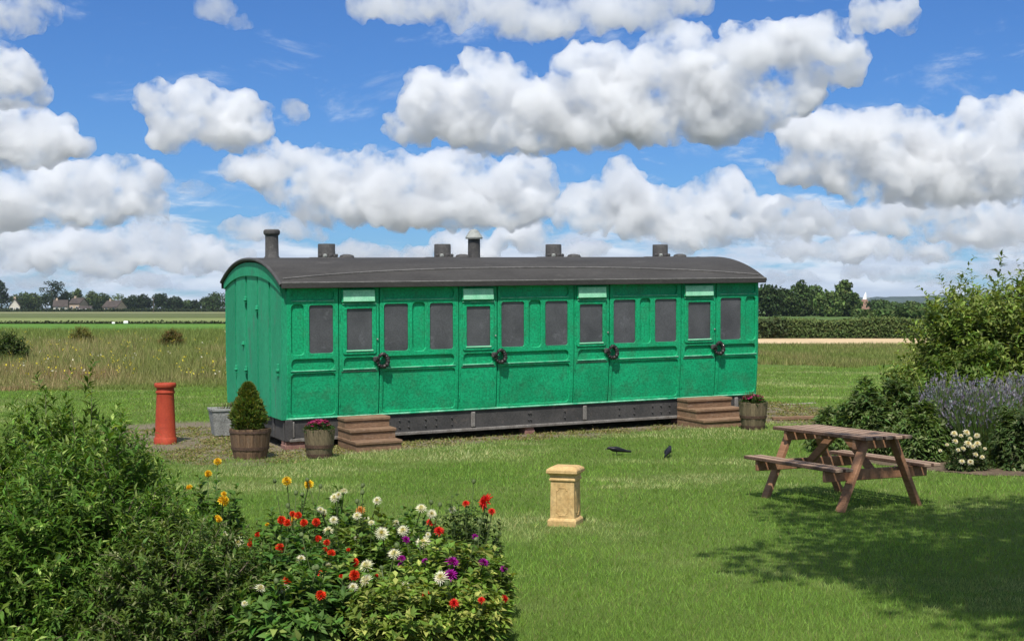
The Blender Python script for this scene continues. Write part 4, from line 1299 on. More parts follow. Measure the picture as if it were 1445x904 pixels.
# white rose
rb = gnd(1366, 664)
o = shrub('rose_bush', 'small rose bush covered in cream white blooms at the border edge', 'rose bush', (rb[0], rb[1], 0), (.27, .25), .44, 190, .055, .5, (.055, .095, .028), 95, (.20, .24, .09), .2, 7, bend=.1)
WR = head_mesh('decor', rgd, (.86, .80, .60), (.80, .60, .22))
for (X, Y, sf) in ((1095, 150, 1.1), (1157, 145, 1.2), (1210, 160, 1.0), (1100, 188, 1.0), (1165, 200, 1.25), (1140, 225, .9), (1115, 232, .7), (1213, 200, 1.1), (1203, 255, .9), (1237, 268, .8), (1135, 290, .9), (1178, 293, 1.05), (1175, 175, .8), (1130, 160, .7), (1250, 225, .6), (1060, 205, .6), (1025, 235, .6), (1190, 215, .8)):
    px, py = 1040 + X / 3.568, 570 + Y / 3.568
    q = np.array(at(px, py, rb[1] - .2)) - np.array(rb)
    h_ = link('bloom', WR, o, (q[0], q[1] + .0, q[2]), None, (.042 * sf,) * 3)
    h_.rotation_euler = Vector((rgd.normal(0, .4), -.8, .8 + rgd.normal(0, .2))).to_track_quat('Z', 'Y').to_euler()
# bed soil under both borders
def bed(name, pts, label):
    m = MB()
    rgs = random.Random(label)
    P = [(x, y, hgt(x, y) + .006) for x, y in pts]
    n_ = len(P)
    cx, cy = sum(p_[0] for p_ in P) / n_, sum(p_[1] for p_ in P) / n_
    m.add(P + [(cx, cy, hgt(cx, cy) + .07)], [(k, (k + 1) % n_, n_) for k in range(n_)])
    return tag(m.build(name, M['soil_bed'], None), label, None, kind='structure')
M['soil_bed'] = surf('bed_soil', (0.085, 0.06, 0.038), (0.14, 0.10, 0.065), (0.06, 0.05, 0.03), scale=4, fine=25, rough=1.0, bump=0.03)
def wob(pts, amp, seed, n_=8):
    Q = []
    rr = random.Random(seed)
    for a_, b_ in zip(pts, pts[1:] + pts[:1]):
        for k in range(n_):
            s_ = k / n_
            Q.append((a_[0] + (b_[0] - a_[0]) * s_ + rr.uniform(-amp, amp), a_[1] + (b_[1] - a_[1]) * s_ + rr.uniform(-amp, amp)))
    return Q
BEDS = [[(-4.4, 7.2), (-.42, 7.6), (-.22, 8.6), (-.3, 9.6), (-.9, 10.35), (-2.2, 10.4), (-4.4, 11.3)],
        [(4.25, 19.2), (4.55, 18.35), (5.2, 17.3), (5.6, 16.85), (6.6, 16.75), (10.5, 16.6), (11.5, 23.8), (5.9, 24)]]
bed('flower_bed', wob(BEDS[0], .05, 1), 'bare soil of the dahlia bed')
bed('flower_bed', wob(BEDS[1], .05, 2), 'bare soil of the shrub border')
def in_poly(x, y, poly):
    c_ = np.zeros(len(x), bool)
    for (x0, y0), (x1, y1) in zip(poly, poly[1:] + poly[:1]):
        k = ((y0 > y) != (y1 > y)) & (x < (x1 - x0) * (y - y0) / (y1 - y0 + 1e-12) + x0)
        c_ ^= k
    return c_

# ------------------------------------------------------------------ lawn and meadow grass
def blades(x, y, h, w, cols, rg, lean=.5, tri=True):
    n = len(x)
    z = height(x, y)
    a_ = rg.random(n) * 6.283
    b0 = np.stack([x - np.cos(a_) * w / 2, y - np.sin(a_) * w / 2, z - .004], 1)
    b1 = np.stack([x + np.cos(a_) * w / 2, y + np.sin(a_) * w / 2, z - .004], 1)
    l = rg.normal(0, lean, (n, 2)) * h[:, None]
    tp = np.stack([x + l[:, 0], y + l[:, 1], z + h], 1)
    if tri:
        V = np.stack([b0, b1, tp], 1).reshape(-1, 3)
        Fc = np.arange(3 * n).reshape(-1, 3)
        return V, Fc, np.repeat(cols, 3, 0)
    md = np.stack([x + l[:, 0] * .35, y + l[:, 1] * .35, z + h * .6], 1)
    m0 = md + (b0 - b1) * .4
    m1 = md - (b0 - b1) * .4
    V = np.stack([b0, b1, m1, m0, tp], 1).reshape(-1, 3)
    k = (np.arange(n) * 5)[:, None]
    Fc = np.concatenate([k + np.array([[0, 1, 2]]), k + np.array([[0, 2, 3]]), k + np.array([[3, 2, 4]])])
    return V, Fc, np.repeat(cols, 5, 0)

rg = np.random.default_rng(100)
n = 620000
yv = 7.6 + (48 - 7.6) * rg.random(n) ** 1.75
xv = (rg.random(n) * 2 - 1) * (.40 * yv + .6)
u, v = local_uv(xv, yv)
keep = ~((u > -.05) & (u < CL + .05) & (v > -.02) & (v < CW + .1)) & (rg.random(n) > dirt_amount(xv, yv) * .93)
keep &= ~((yv > 35.5 + 2.5 * n2(xv, yv, 3.0, 6.3, 3)) & (xv < 2))
for B in BEDS:
    keep &= ~in_poly(xv, yv, B)
xv, yv = xv[keep], yv[keep]
n = len(xv)
tone = n2(xv, yv, 1.6, 9.1, 4) + .5 * n2(xv, yv, .35, 4.1, 3)
dry = sstep(.02, .55, n2(xv * .7, yv * 1.6, 2.2, 14.2, 5) + .35 * n2(xv, yv, .3, 8.8, 2))[:, None]
c_ = np.array([.180, .295, .048])[None, :] * (1 - dry) + np.array([.42, .45, .19])[None, :] * dry
c_ = c_ * (1 + .28 * tone[:, None]) * (1 + rg.normal(0, .22, (n, 1))).clip(.4, 1.7) * (1 + rg.normal(0, .06, (n, 3)))
straw = rg.random(n) < .05
c_[straw] = np.array([.26, .23, .10]) * (1 + rg.normal(0, .2, (straw.sum(), 1)))
hh = rg.uniform(.018, .046, n) * (1 + .35 * np.clip(tone, -1, 1)) * (1 + .012 * np.clip(yv - 10, 0, 30))
ww = rg.uniform(.003, .0065, n) * (yv / 11).clip(.8, 3.0)
V, Fc, C = blades(xv, yv, hh, ww, c_.clip(.01, .6), rg, .55)
tag(link('lawn_grass', mesh_np('lawn_grass', V, Fc, M['grass'], C)), 'short mown lawn grass', None, kind='stuff')

# rough meadow: dry stems, green blades, a scatter of yellow and white flowers
rg = np.random.default_rng(101)
def meadow(n, xa, xb, y0, y1, pw, front):
    y = y0 + (y1 - y0) * rg.random(n) ** pw
    s = rg.random(n)
    x = (xa + (xb - xa) * s) * y
    wave = n2(x, y, 3.0, 6.3, 3)
    k = y > front + 3.2 * wave
    return x[k], y[k]
xm, ym = meadow(175000, -.42, -.02, 33.5, 112, 1.9, 34.3)
x2, y2 = meadow(60000, .12, .34, 47, 74, 1.2, 48.5)
xm, ym = np.concatenate([xm, x2]), np.concatenate([ym, y2])
n = len(xm)
pat = n2(xm, ym, 5.0, 20.1, 4) + .5 * n2(xm, ym, 1.2, 3.1, 3)
bandg = sstep(62, 100, ym)
greens = np.array([.19, .235, .06])
dryc = np.array([.41, .30, .165])
rus = np.array([.30, .165, .10])
w = (sstep(-.35, .55, pat - .02 - .9 * bandg) * np.where(xm > 0, .5, .85))[:, None]
cm = greens[None, :] * (1 - w) + dryc[None, :] * w
r2 = sstep(.10, .6, n2(xm, ym, 4.0, 31.7, 3))[:, None] * w
cm = cm * (1 - r2) + rus[None, :] * r2
pk = rg.random(n) < .35
cm[pk] = cm[pk] * .4 + greens[None, :] * .6
cm = cm * (1 + rg.normal(0, .28, (n, 1))).clip(.4, 1.8)
hm = rg.uniform(.22, .74, n) * (1 + .35 * np.clip(pat, -.8, .8)) * sstep(32.5, 43, ym + (xm > 0) * 40).clip(.22, 1) * .85
hm = np.where(xm > 0, hm * .42, hm)
wm = rg.uniform(.010, .024, n) * (ym / 40).clip(.9, 2.6)
V, Fc, C = blades(xm, ym, hm, wm * 1.25, cm.clip(.01, .7), rg, .32)
tag(link('meadow_grass', mesh_np('meadow_grass', V, Fc, M['grass'], C)), 'tall dry meadow grass of straw, russet and green', None, kind='stuff')
# flower specks in the meadow
nf = 1000
xf_, yf_ = meadow(nf, -.42, -.10, 33.8, 80, 1.7, 34.0)
clump = n2(xf_, yf_, 3.0, 44.4, 3)
k = clump > rg.normal(.12, .18, len(xf_))
xf_, yf_ = xf_[k], yf_[k]
nf = len(xf_)
kind = rg.random(nf)
fc = np.where((kind < .72)[:, None], np.array([[.62, .50, .05]]), np.array([[.60, .56, .42]])) * (1 + rg.normal(0, .15, (nf, 1)))
P = np.stack([xf_, yf_, height(xf_, yf_) + rg.uniform(.35, .75, nf)], 1)
P = np.repeat(P, 3, 0) + rg.normal(0, .04, (nf * 3, 3))
v_, f_, c2 = leaves(P, rg.normal(0, 1, (nf * 3, 3)), rg.normal(0, 1, (nf * 3, 3)), .06, .035, np.repeat(fc, 3, 0).clip(.02, .9))
tag(link('wild_flowers', mesh_np('wild_flowers', v_, f_, M['petal'], c2)), 'yellow and white wild flowers scattered through the meadow', None, kind='stuff')
# clover and dead leaves on the earth by the carriage
rg = np.random.default_rng(103)
n = 120000
uu = rg.uniform(-3.4, CL + 2.8, n)
vv = rg.uniform(-1.9, 3.4, n)
xw = CO[0] + _x[0] * uu + _y[0] * vv
yw = CO[1] + _x[1] * uu + _y[1] * vv
dm = dirt_amount(xw, yw)
pt = n2(xw, yw, .45, 61.0, 3)
k = (dm > .2) & (pt > rg.normal(.06, .2, n)) & ~((uu > -.05) & (uu < CL + .05) & (vv > .3)) 
xw, yw = xw[k], yw[k]
n = len(xw)
cw = vary((.17, .185, .05), n, rg, .3, .1, (.30, .24, .11), .35)
P = np.stack([xw, yw, height(xw, yw) - .008], 1)
v_, f_, c_ = leaves(P, rg.normal(0, 1, (n, 3)) * [1, 1, .35] + [0, 0, .25], rg.normal(0, .3, (n, 3)) + [0, 0, 1], rg.uniform(.03, .06, n), .02, cw)
tag(link('weeds', mesh_np('weeds', v_, f_, M['grass'], c_)), 'weeds and dry leaf litter on the bare earth', None, kind='stuff')

# docks and bushes standing up in the meadow
for px, py, D, R_, H_, c0, lab, sd in ((400 * 330 / 1147, 0, 72, .8, 1.05, (.21, .17, .05), 'straw brown dock clump rising above the meadow', 111),
                                 (842 * 330 / 1147, 0, 66, .7, 1.05, (.20, .125, .05), 'rust brown dock clump in the meadow near the carriage', 112)):
    shrub('dock_clump', lab, 'weed clump', ((px - 722.5) / F * D, D, 0), (R_, R_), H_, 330, .16, .25, c0, sd, (.12, .16, .04), .4, 9, 'dock clumps in the meadow', 0, .05, .3, 0, .6)
shrub('meadow_bush', 'small dark green bush standing in the dry meadow', 'bush', ((8 - 722.5) / F * 47, 47, 0), (1.0, .9), 1.35, 500, .15, .42, (.05, .085, .02), 113, (.15, .19, .06), .2, 8)

# ------------------------------------------------------------------ garden tree whose shade falls over the table and lawn
rg = np.random.default_rng(120)
o = thing('garden_tree', 'leafy garden tree throwing dappled shade over the lawn and picnic table', 'tree', (6.6, 3.7, 0), 0)
m = MB().tube([(0, 0, -.1), (.05, .05, 1.2), (-.1, .2, 2.6), (-.4, .5, 4.2), (-.7, .9, 6.2)], [.24, .19, .16, .11, .05], 10)
blobs = []
for k in range(66):
    a_ = rg.random() * 6.283
    q = math.sqrt(rg.random())
    bx_, by_ = -.9 + 4.1 * q * math.cos(a_), 2.0 + 4.3 * q * math.sin(a_) - 1.5 * q * math.cos(a_)
    bz = rg.uniform(6.6, 9.2)
    blobs.append((bx_, by_, bz, rg.uniform(.6, 1.15)))
    m.tube([(-.15, .25, rg.uniform(2.6, 4.2)), (bx_ * .5 - .1, by_ * .5 + .1, bz * .62 + 1.0), (bx_, by_, bz)], [.07, .045, .012], 6, False)
m.build('trunk', M['bark'], o, True)
P, D = [], []
for bx_, by_, bz, r in blobs:
    k = int(500 * r * r)
    d = unit(rg.normal(0, 1, (k, 3)))
    P.append(np.array([bx_, by_, bz]) + d * r * rg.random((k, 1)) ** .45 * np.array([1, 1, .6]))
    D.append(d + rg.normal(0, .5, (k, 3)))
P, D = np.concatenate(P), np.concatenate(D)
v_, f_, c_ = leaves(P, D, rg.normal(0, .6, P.shape) + [0, 0, 1], rg.uniform(.13, .22, len(P)), .10, vary((.055, .105, .022), len(P), rg))
link('crown', mesh_np('crown', v_, f_, M['leaf'], c_), o)

# ------------------------------------------------------------------ far trees, hedges, houses, oast
def clumps(P, Nn, size, cols):
    """irregular leafy faces: each a bent four-sided clump"""
    n = len(P)
    return leaves(P, np.cross(Nn, RG.normal(0, 1, P.shape)) + Nn * .5, Nn, size, size * .8, cols, .25, .2)

def tree(name, label, px, D, top, rx, col, seed, n=900, size=.8, kind='round', base_z=0.0, group='trees along the far field edge', cat='tree'):
    rg = np.random.default_rng(seed)
    x = (px - 722.5) / F * D
    H = CH + (HY - top) / F * D - base_z
    o = thing(name, label, cat, (x, D, base_z), 0, group)
    blobs = []
    if kind == 'round':
        for k in range(16):
            d = unit(rg.normal(0, 1, 3))
            blobs.append((d[0] * rx * .62, d[1] * rx * .5, H * .56 + d[2] * H * .26, rx * rg.uniform(.32, .5), H * rg.uniform(.14, .22)))
        blobs.append((0, 0, H * .55, rx * .6, H * .3))
        blobs.append((rg.normal(0, .2) * rx, 0, H * .86, rx * .35, H * .14))
        blobs.append((0, 0, H * .22, rx * .8, H * .22))
    elif kind == 'pine':
        for k in range(13):
            s = .3 + .7 * k / 12
            a_ = rg.random() * 6.283
            q = rx * (1.05 - .75 * s) * rg.uniform(.3, 1.0)
            blobs.append((q * math.cos(a_) * 1.2 + .25 * rx * (s - .5), q * math.sin(a_), H * s - H * .05, rx * rg.uniform(.26, .42), H * rg.uniform(.05, .10)))
        blobs.append((0, 0, H * .25, rx * .95, H * .26))
        blobs.append((0, 0, H * .5, rx * .6, H * .2))
    else:   # upright, feathery
        for k in range(16):
            s = .18 + .82 * k / 15
            a_ = rg.random() * 6.283
            q = rx * math.sin(math.pi * min(.97, s * .8 + .15)) * rg.uniform(.1, .7)
            blobs.append((q * math.cos(a_), q * math.sin(a_), H * s * .93, rx * rg.uniform(.28, .45), H * rg.uniform(.07, .12)))
        blobs.append((0, 0, H * .3, rx * .8, H * .3))
    w = np.array([b_[3] * b_[3] + b_[3] * b_[4] for b_ in blobs])
    P, Nn, C = [], [], []
    for b_, k in zip(blobs, (n * w / w.sum()).astype(int) + 3):
        d = unit(rg.normal(0, 1, (k, 3)))
        P.append(np.array(b_[:3]) + d * np.array([b_[3], b_[3], b_[4]]) * rg.uniform(.72, 1.12, (k, 1)))
        Nn.append(unit(d + rg.normal(0, .45, (k, 3))))
        C.append(vary(np.array(col) * rg.uniform(.65, 1.35), k, rg, .22, .07))
    P, Nn, C = np.concatenate(P), np.concatenate(Nn), np.concatenate(C)
    P[:, 2] = np.maximum(P[:, 2], .15)
    v_, f_, c_ = clumps(P, Nn, size * rg.uniform(.6, 1.3, len(P)), C)
    link('crown', mesh_np('crown', v_, f_, M['leaf_dull'], c_), o)
    m = MB().tube([(0, 0, -.2), (.1, 0, H * .35), (0, 0, H * .8)], [rx * .07 + .1, rx * .05 + .06, .05], 7)
    for b_ in blobs[:6]:
        m.tube([(0, 0, H * .3), (b_[0] * .8, b_[1] * .8, b_[2])], [.12, .04], 5, False)
    m.build('trunk', M['bark'], o)
    return o

G1, G2, G3 = (.055, .082, .028), (.085, .115, .036), (.028, .044, .020)
far = [  # px, D, top row, half width px, colour, kind, label
    (2, 660, 397, 12, G3, 'pine', 'dark pine beside the white gabled house'),
    (30, 690, 412, 18, G1, 'round', 'dull green tree between the dark pine and the tall cypress'),
    (47, 700, 414, 14, G2, 'round', 'olive green tree against the tall cypress'),
    (73, 650, 397, 24, G3, 'pine', 'tall ragged black-green cypress towering over the houses'),
    (94, 655, 413, 15, G3, 'pine', 'low dark cypress touching the tall one'),
    (109, 690, 408, 10, G2, 'round', 'pale green tree behind the cream house'),
    (128, 700, 411, 12, G2, 'round', 'bright rounded tree between two houses'),
    (143, 690, 414, 14, G1, 'round', 'mid green tree behind the low house'),
    (139, 650, 424, 9, G3, 'round', 'dark bush-like tree beside the buff house'),
    (168, 700, 415, 16, G2, 'round', 'yellowish tree showing over the buff house roof'),
    (186, 655, 417, 14, G3, 'round', 'dark dense tree beside the buff house gable'),
    (203, 660, 416, 12, G3, 'round', 'dark dense tree left of the telegraph pole gap'),
    (228, 655, 414, 13, G3, 'round', 'dark tall tree with a rounded top by the telegraph pole'),
    (245, 665, 419, 14, G3, 'round', 'dark spreading tree sloping down to the small cottage'),
    (262, 700, 424, 12, G1, 'round', 'pale low tree behind the small cottage'),
    (276, 650, 424, 8, G3, 'round', 'small dark tree beside the small cottage'),
    (292, 690, 420, 12, G1, 'round', 'mid green tree next to the large oak'),
    (308, 670, 413, 18, (.045, .075, .022), 'round', 'large spreading oak by the carriage end'),
    (335, 680, 415, 18, G1, 'round', 'round green tree mostly behind the carriage end'),
]
for k, (px, D, top, hw, c0, kd, lab) in enumerate(far):
    tree('field_tree', lab, px, D, top, hw / F * D, c0, 200 + k, 1500, .85, kd)
GR1, GR2, GR3 = (.060, .098, .028), (.090, .135, .038), (.042, .072, .022)
right = [
    (1082, 300, 402, 24, GR3, 'round', 'dark round tree right behind the carriage end'),
    (1105, 320, 408, 22, GR3, 'round', 'dark tree leaning on the round one by the carriage'),
    (1128, 310, 400, 22, GR1, 'up', 'tree with a pointed top above the clipped hedge'),
    (1150, 330, 404, 24, GR1, 'round', 'broad green tree in the middle of the copse'),
    (1170, 300, 411, 22, GR2, 'round', 'lighter willow-like tree above the hedge'),
    (1191, 310, 397, 19, GR2, 'up', 'tallest feathery tree next to the oast house'),
    (1202, 305, 415, 12, GR1, 'round', 'green tree just short of the oast house'),
    (1218, 300, 438, 18, GR2, 'round', 'low tree hiding the foot of the oast house'),
    (1240, 400, 423, 16, GR1, 'round', 'dark tree beyond the oast house'),
    (1262, 380, 428, 18, GR1, 'round', 'low tree between oast house and shrub border'),
    (1285, 420, 426, 18, GR2, 'round', 'low green tree behind the shrub border'),
    (1310, 430, 427, 18, GR1, 'round', 'low dark tree far behind the lavender'),
    (1234, 230, 441, 20, GR2, 'round', 'low bushy tree over the hedge below the oast house'),
    (1262, 220, 436, 22, GR1, 'round', 'low bushy tree over the hedge end, half hidden by the tall shrub'),
    (1295, 230, 434, 22, GR2, 'round', 'low bushy tree peeping through the tall shrub'),
]
for k, (px, D, top, hw, c0, kd, lab) in enumerate(right):
    tree('copse_tree', lab, px, D, top, hw / F * D, c0, 300 + k, 1900, .68, kd, 0.0, 'trees of the copse behind the hedge')

def hedge(name, label, p0, p1, wd, h, col, seed, n, size, group=None):
    rg = np.random.default_rng(seed)
    d = np.array([p1[0] - p0[0], p1[1] - p0[1], 0.0])
    L = np.linalg.norm(d)
    d /= L
    s_ = np.array([-d[1], d[0], 0])
    o = thing(name, label, 'hedge', (p0[0], p0[1], 0), 0, group)
    t_ = rg.random(n) * L
    a_ = rg.random(n) * 3.14159
    hh = h * (1 + .30 * fbm(np.stack([t_ / 5, t_ * 0, t_ * 0 + seed], 1), 3))
    ca, sa = np.cos(a_), np.sin(a_)
    yy = -np.sign(ca) * np.abs(ca) ** .5 * wd / 2
    zz = hh * np.abs(sa) ** .45 * rg.uniform(.85, 1.03, n)
    low = rg.random(n) < .45
    zz[low] = rg.random(low.sum()) * hh[low]
    yy[low] = -wd / 2 * rg.uniform(.85, 1.05, low.sum())
    P = d[None, :] * t_[:, None] + s_[None, :] * yy[:, None] + np.array([0, 0, 1.0])[None, :] * zz[:, None]
    Nn = unit(s_[None, :] * (yy / wd * 2)[:, None] + np.array([0, 0, 1.0])[None, :] * np.clip(zz / h, 0, 1)[:, None] + rg.normal(0, .5, (n, 3)))
    v_, f_, c_ = clumps(P, Nn, size * rg.uniform(.6, 1.3, n), vary(col, n, rg, .22, .08))
    link('foliage', mesh_np('foliage', v_, f_, M['leaf_dull'], c_), o)
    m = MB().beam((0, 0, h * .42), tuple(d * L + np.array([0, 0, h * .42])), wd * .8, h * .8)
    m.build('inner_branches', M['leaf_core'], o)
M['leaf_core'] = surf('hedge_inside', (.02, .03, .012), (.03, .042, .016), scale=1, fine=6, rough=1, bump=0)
hedge('clipped_hedge', 'long clipped green hedge behind the tan field', (16.9, 93), (46, 92), 2.2, 1.28, (.10, .135, .04), 1, 19000, .15)
hedge('field_hedge', 'ragged dark bush at the hedge end by the carriage', (14.6, 90), (17.2, 91), 1.6, 1.05, (.055, .075, .026), 2, 1300, .26)
hedge('field_hedge', 'thin dark hedge line between green and pale crop', (-100, 170.5), (12, 170.5), .8, .26, (.035, .05, .018), 3, 3200, .28, 'hedge lines across the fields')
hedge('field_hedge', 'dark hedge along the foot of the far houses', (-250, 630), (-70, 630), 2, 1.1, (.028, .042, .016), 4, 3000, .9, 'hedge lines across the fields')

def house(label, px, D, w_px, wall_z, ridge, mat, roof_mat, rz=0.0, depth=7.0, gable=False, chim=True, cat='house'):
    x = (px - 722.5) / F * D
    w = w_px / F * D
    zw = CH + (HY - wall_z) / F * D
    zr = CH + (HY - ridge) / F * D
    o = thing('house', label, cat, (x, D, 0), rz, 'houses beyond the fields')
    hw, hd = w / 2, depth / 2
    V = [(-hw, -hd, -.3), (hw, -hd, -.3), (hw, hd, -.3), (-hw, hd, -.3), (-hw, -hd, zw), (hw, -hd, zw), (hw, hd, zw), (-hw, hd, zw)]
    e = .35
    if gable:   # gable end faces the fields
        V += [(0, -hd, zr), (0, hd, zr)]
        MB().add(V, [(0, 1, 5, 8, 4), (1, 2, 6, 5), (2, 3, 7, 9, 6), (3, 0, 4, 7)]).build('wall', mat, o)
        R_ = [(-hw - e, -hd - e, zw - e * .6), (0, -hd - e, zr + .12), (hw + e, -hd - e, zw - e * .6)]
    else:
        V += [(-hw, 0, zr), (hw, 0, zr)]
        MB().add(V, [(0, 1, 5, 4), (1, 2, 6, 9, 5), (2, 3, 7, 6), (3, 0, 4, 8, 7)]).build('wall', mat, o)
        R_ = [(-hw - e, -hd - e, zw - e * .6), (-hw - e, 0, zr + .12), (-hw - e, hd + e, zw - e * .6)]
    off = np.array([0, depth + 2 * e, 0]) if gable else np.array([w + 2 * e, 0, 0])
    th_ = np.array([0, 0, .22])
    A = [np.array(q) for q in R_]
    VV = [*A, *[q + off for q in A], *[q + th_ for q in A], *[q + off + th_ for q in A]]
    rf = MB().add(VV, [(6, 7, 10, 9), (7, 8, 11, 10), (0, 3, 4, 1), (1, 4, 5, 2), (0, 1, 7, 6), (1, 2, 8, 7), (3, 9, 10, 4), (4, 10, 11, 5), (0, 6, 9, 3), (2, 5, 11, 8)]).build('roof', roof_mat, o)
    if chim:
        cx = -hw * .6 if not gable else 0
        MB().box(cx - .45, -.4, zr - .6, cx + .45, .4, zr + 1.1, .05).build('chimney', M['stone_wall'], rf)
    nw = max(2, int(w / 3))
    for k in range(nw):
        xx = -hw + w * (k + .5) / nw
        f_ = MB().box(xx - .65, -hd - .06, zw * .35, xx + .65, -hd + .02, zw * .35 + 1.2, .02).build('window', M['white'], o)
        MB().box(xx - .53, -hd - .09, zw * .35 + .12, xx + .53, -hd - .055, zw * .35 + 1.08).build('pane', M['far_glass'], f_)
    MB().box(hw * .3, -hd - .05, 0, hw * .3 + .95, -hd + .03, 2.0, .02).build('door', M['tile_brown'], o)
    return o
house('white gabled house half hidden by the dark pine', 21, 640, 14, 432, 422, M['white_wall'], M['tile_brown'], .3, 8, True)
house('small white house glimpsed beside the tall cypress', 46, 705, 9, 434, 428, M['white_wall'], M['tile_brown'], 0, 7)
house('white house close under the low dark cypress', 86, 640, 18, 432, 424, M['white_wall'], M['tile_brown'], .2, 7)
house('tall cream house with a high chimney', 111, 648, 16, 428, 421, M['stone_wall'], M['tile_brown'], -.2, 8)
house('low white bungalow in front of the tall cream house', 121, 640, 17, 437, 432.5, M['white_wall'], M['tile_brown'], 0, 6, False, False)
house('buff house with a wide brown roof and white lean-to', 162, 640, 22, 433, 425, M['stone_wall'], M['tile_brown'], -.25, 9)
house('small buff cottage beside the small dark tree', 261, 705, 14, 434.5, 430, M['stone_wall'], M['tile_red'], .1, 7)

# telegraph pole
o = thing('telegraph_pole', 'thin telegraph pole in front of the dark trees', 'pole', ((216.5 - 722.5) / F * 560, 560, 0))
MB().tube([(0, 0, -.3), (0, 0, 6.2)], [.16, .11], 8).build('shaft', M['bark'], o)
MB().box(-.9, -.06, 5.6, .9, .06, 5.75).build('crossarm', M['bark'], o)

# white wrapped bales at the field edge
for px, k, lab in ((177.5, .6, 'white wrapped bale on the bright green field edge'), (160, .4, 'smaller white wrapped bale beside the bigger one')):
    D = 166
    o = thing('wrapped_bale', lab, 'bale', ((px - 722.5) / F * D, D, 0.05), .3, 'white bales at the field edge')
    MB().lathe([(0, -.42 * k), (.28 * k, -.42 * k), (.33 * k, -.34 * k), (.34 * k, 0), (.33 * k, .34 * k), (.28 * k, .42 * k), (0, .42 * k)], 16).build('bale', M['white'], o, True, (0, 0, .33 * k), (0, math.radians(90), 0))

# oast house
D = 620
x = (1220 - 722.5) / F * D
zt = CH + (HY - 422) / F * D
zc = CH + (HY - 415) / F * D
o = thing('oast_house', 'distant oast house with tapering brown roof and white cowl', 'oast house', (x, D, 0))
r0 = 9.0 / F * D
MB().lathe([(r0, -.3), (r0, 1.0)], 24).build('roundel', M['stone_wall'], o, True)
MB().lathe([(r0 * 1.06, .9), (r0 * .42, zt - .1), (0, zt)], 24).build('roof', M['tile_red'], o, True)
m = MB()
n_ = 12
prof = [(.95, zt - .15), (.85, zt + .6), (.62, zt + 1.4), (.40, zc), (.12, zc + .9)]
V = []
for k, (r, z) in enumerate(prof):
    for q in range(n_):
        a_ = 2 * math.pi * q / n_
        V.append((r * math.cos(a_) + .12 * k, r * math.sin(a_), z))
m.add(V, [(i * n_ + q, i * n_ + (q + 1) % n_, (i + 1) * n_ + (q + 1) % n_, (i + 1) * n_ + q) for i in range(4) for q in range(n_)] + [tuple(4 * n_ + q for q in range(n_))])
cw_ = m.build('cowl', M['white'], o, True)
MB().box(.7, -.05, zt + .35, 2.2, .05, zt + .5).build('wind_vane', M['white'], cw_)

# ------------------------------------------------------------------ cumulus clouds
CLOUD_BASE = 620.0
RATE = 0.3
def vol(name, dens, col, wave=0):
    m = bpy.data.materials.new(name)
    m.use_nodes = True
    t = m.node_tree
    t.nodes.clear()
    o_ = N(t, 'ShaderNodeOutputMaterial')
    v = N(t, 'ShaderNodeVolumeScatter')
    v.inputs['Color'].default_value = (*col, 1)
    v.inputs['Density'].default_value = dens
    v.inputs['Anisotropy'].default_value = 0.5
    if wave:
        tc = N(t, 'ShaderNodeTexCoord').outputs['Object']
        f = noise(t, tc, 1 / wave, 7, 0.70)
        r = N(t, 'ShaderNodeMapRange', interpolation_type='SMOOTHSTEP')
        r.inputs['From Min'].default_value, r.inputs['From Max'].default_value = 0.40, 0.68
        r.inputs['To Min'].default_value, r.inputs['To Max'].default_value = 0.0, dens
        t.links.new(f, r.inputs['Value'])
        t.links.new(r.outputs[0], v.inputs['Density'])
        m.cycles.volume_step_rate = RATE
    t.links.new(v.outputs[0], o_.inputs['Volume'])
    return m
_bm = bmesh.new()
bmesh.ops.create_icosphere(_bm, subdivisions=2, radius=1)
_bm.verts.index_update()
IV = np.array([v.co[:] for v in _bm.verts])
IF = np.array([[v.index for v in f_.verts] for f_ in _bm.faces])
_bm.free()
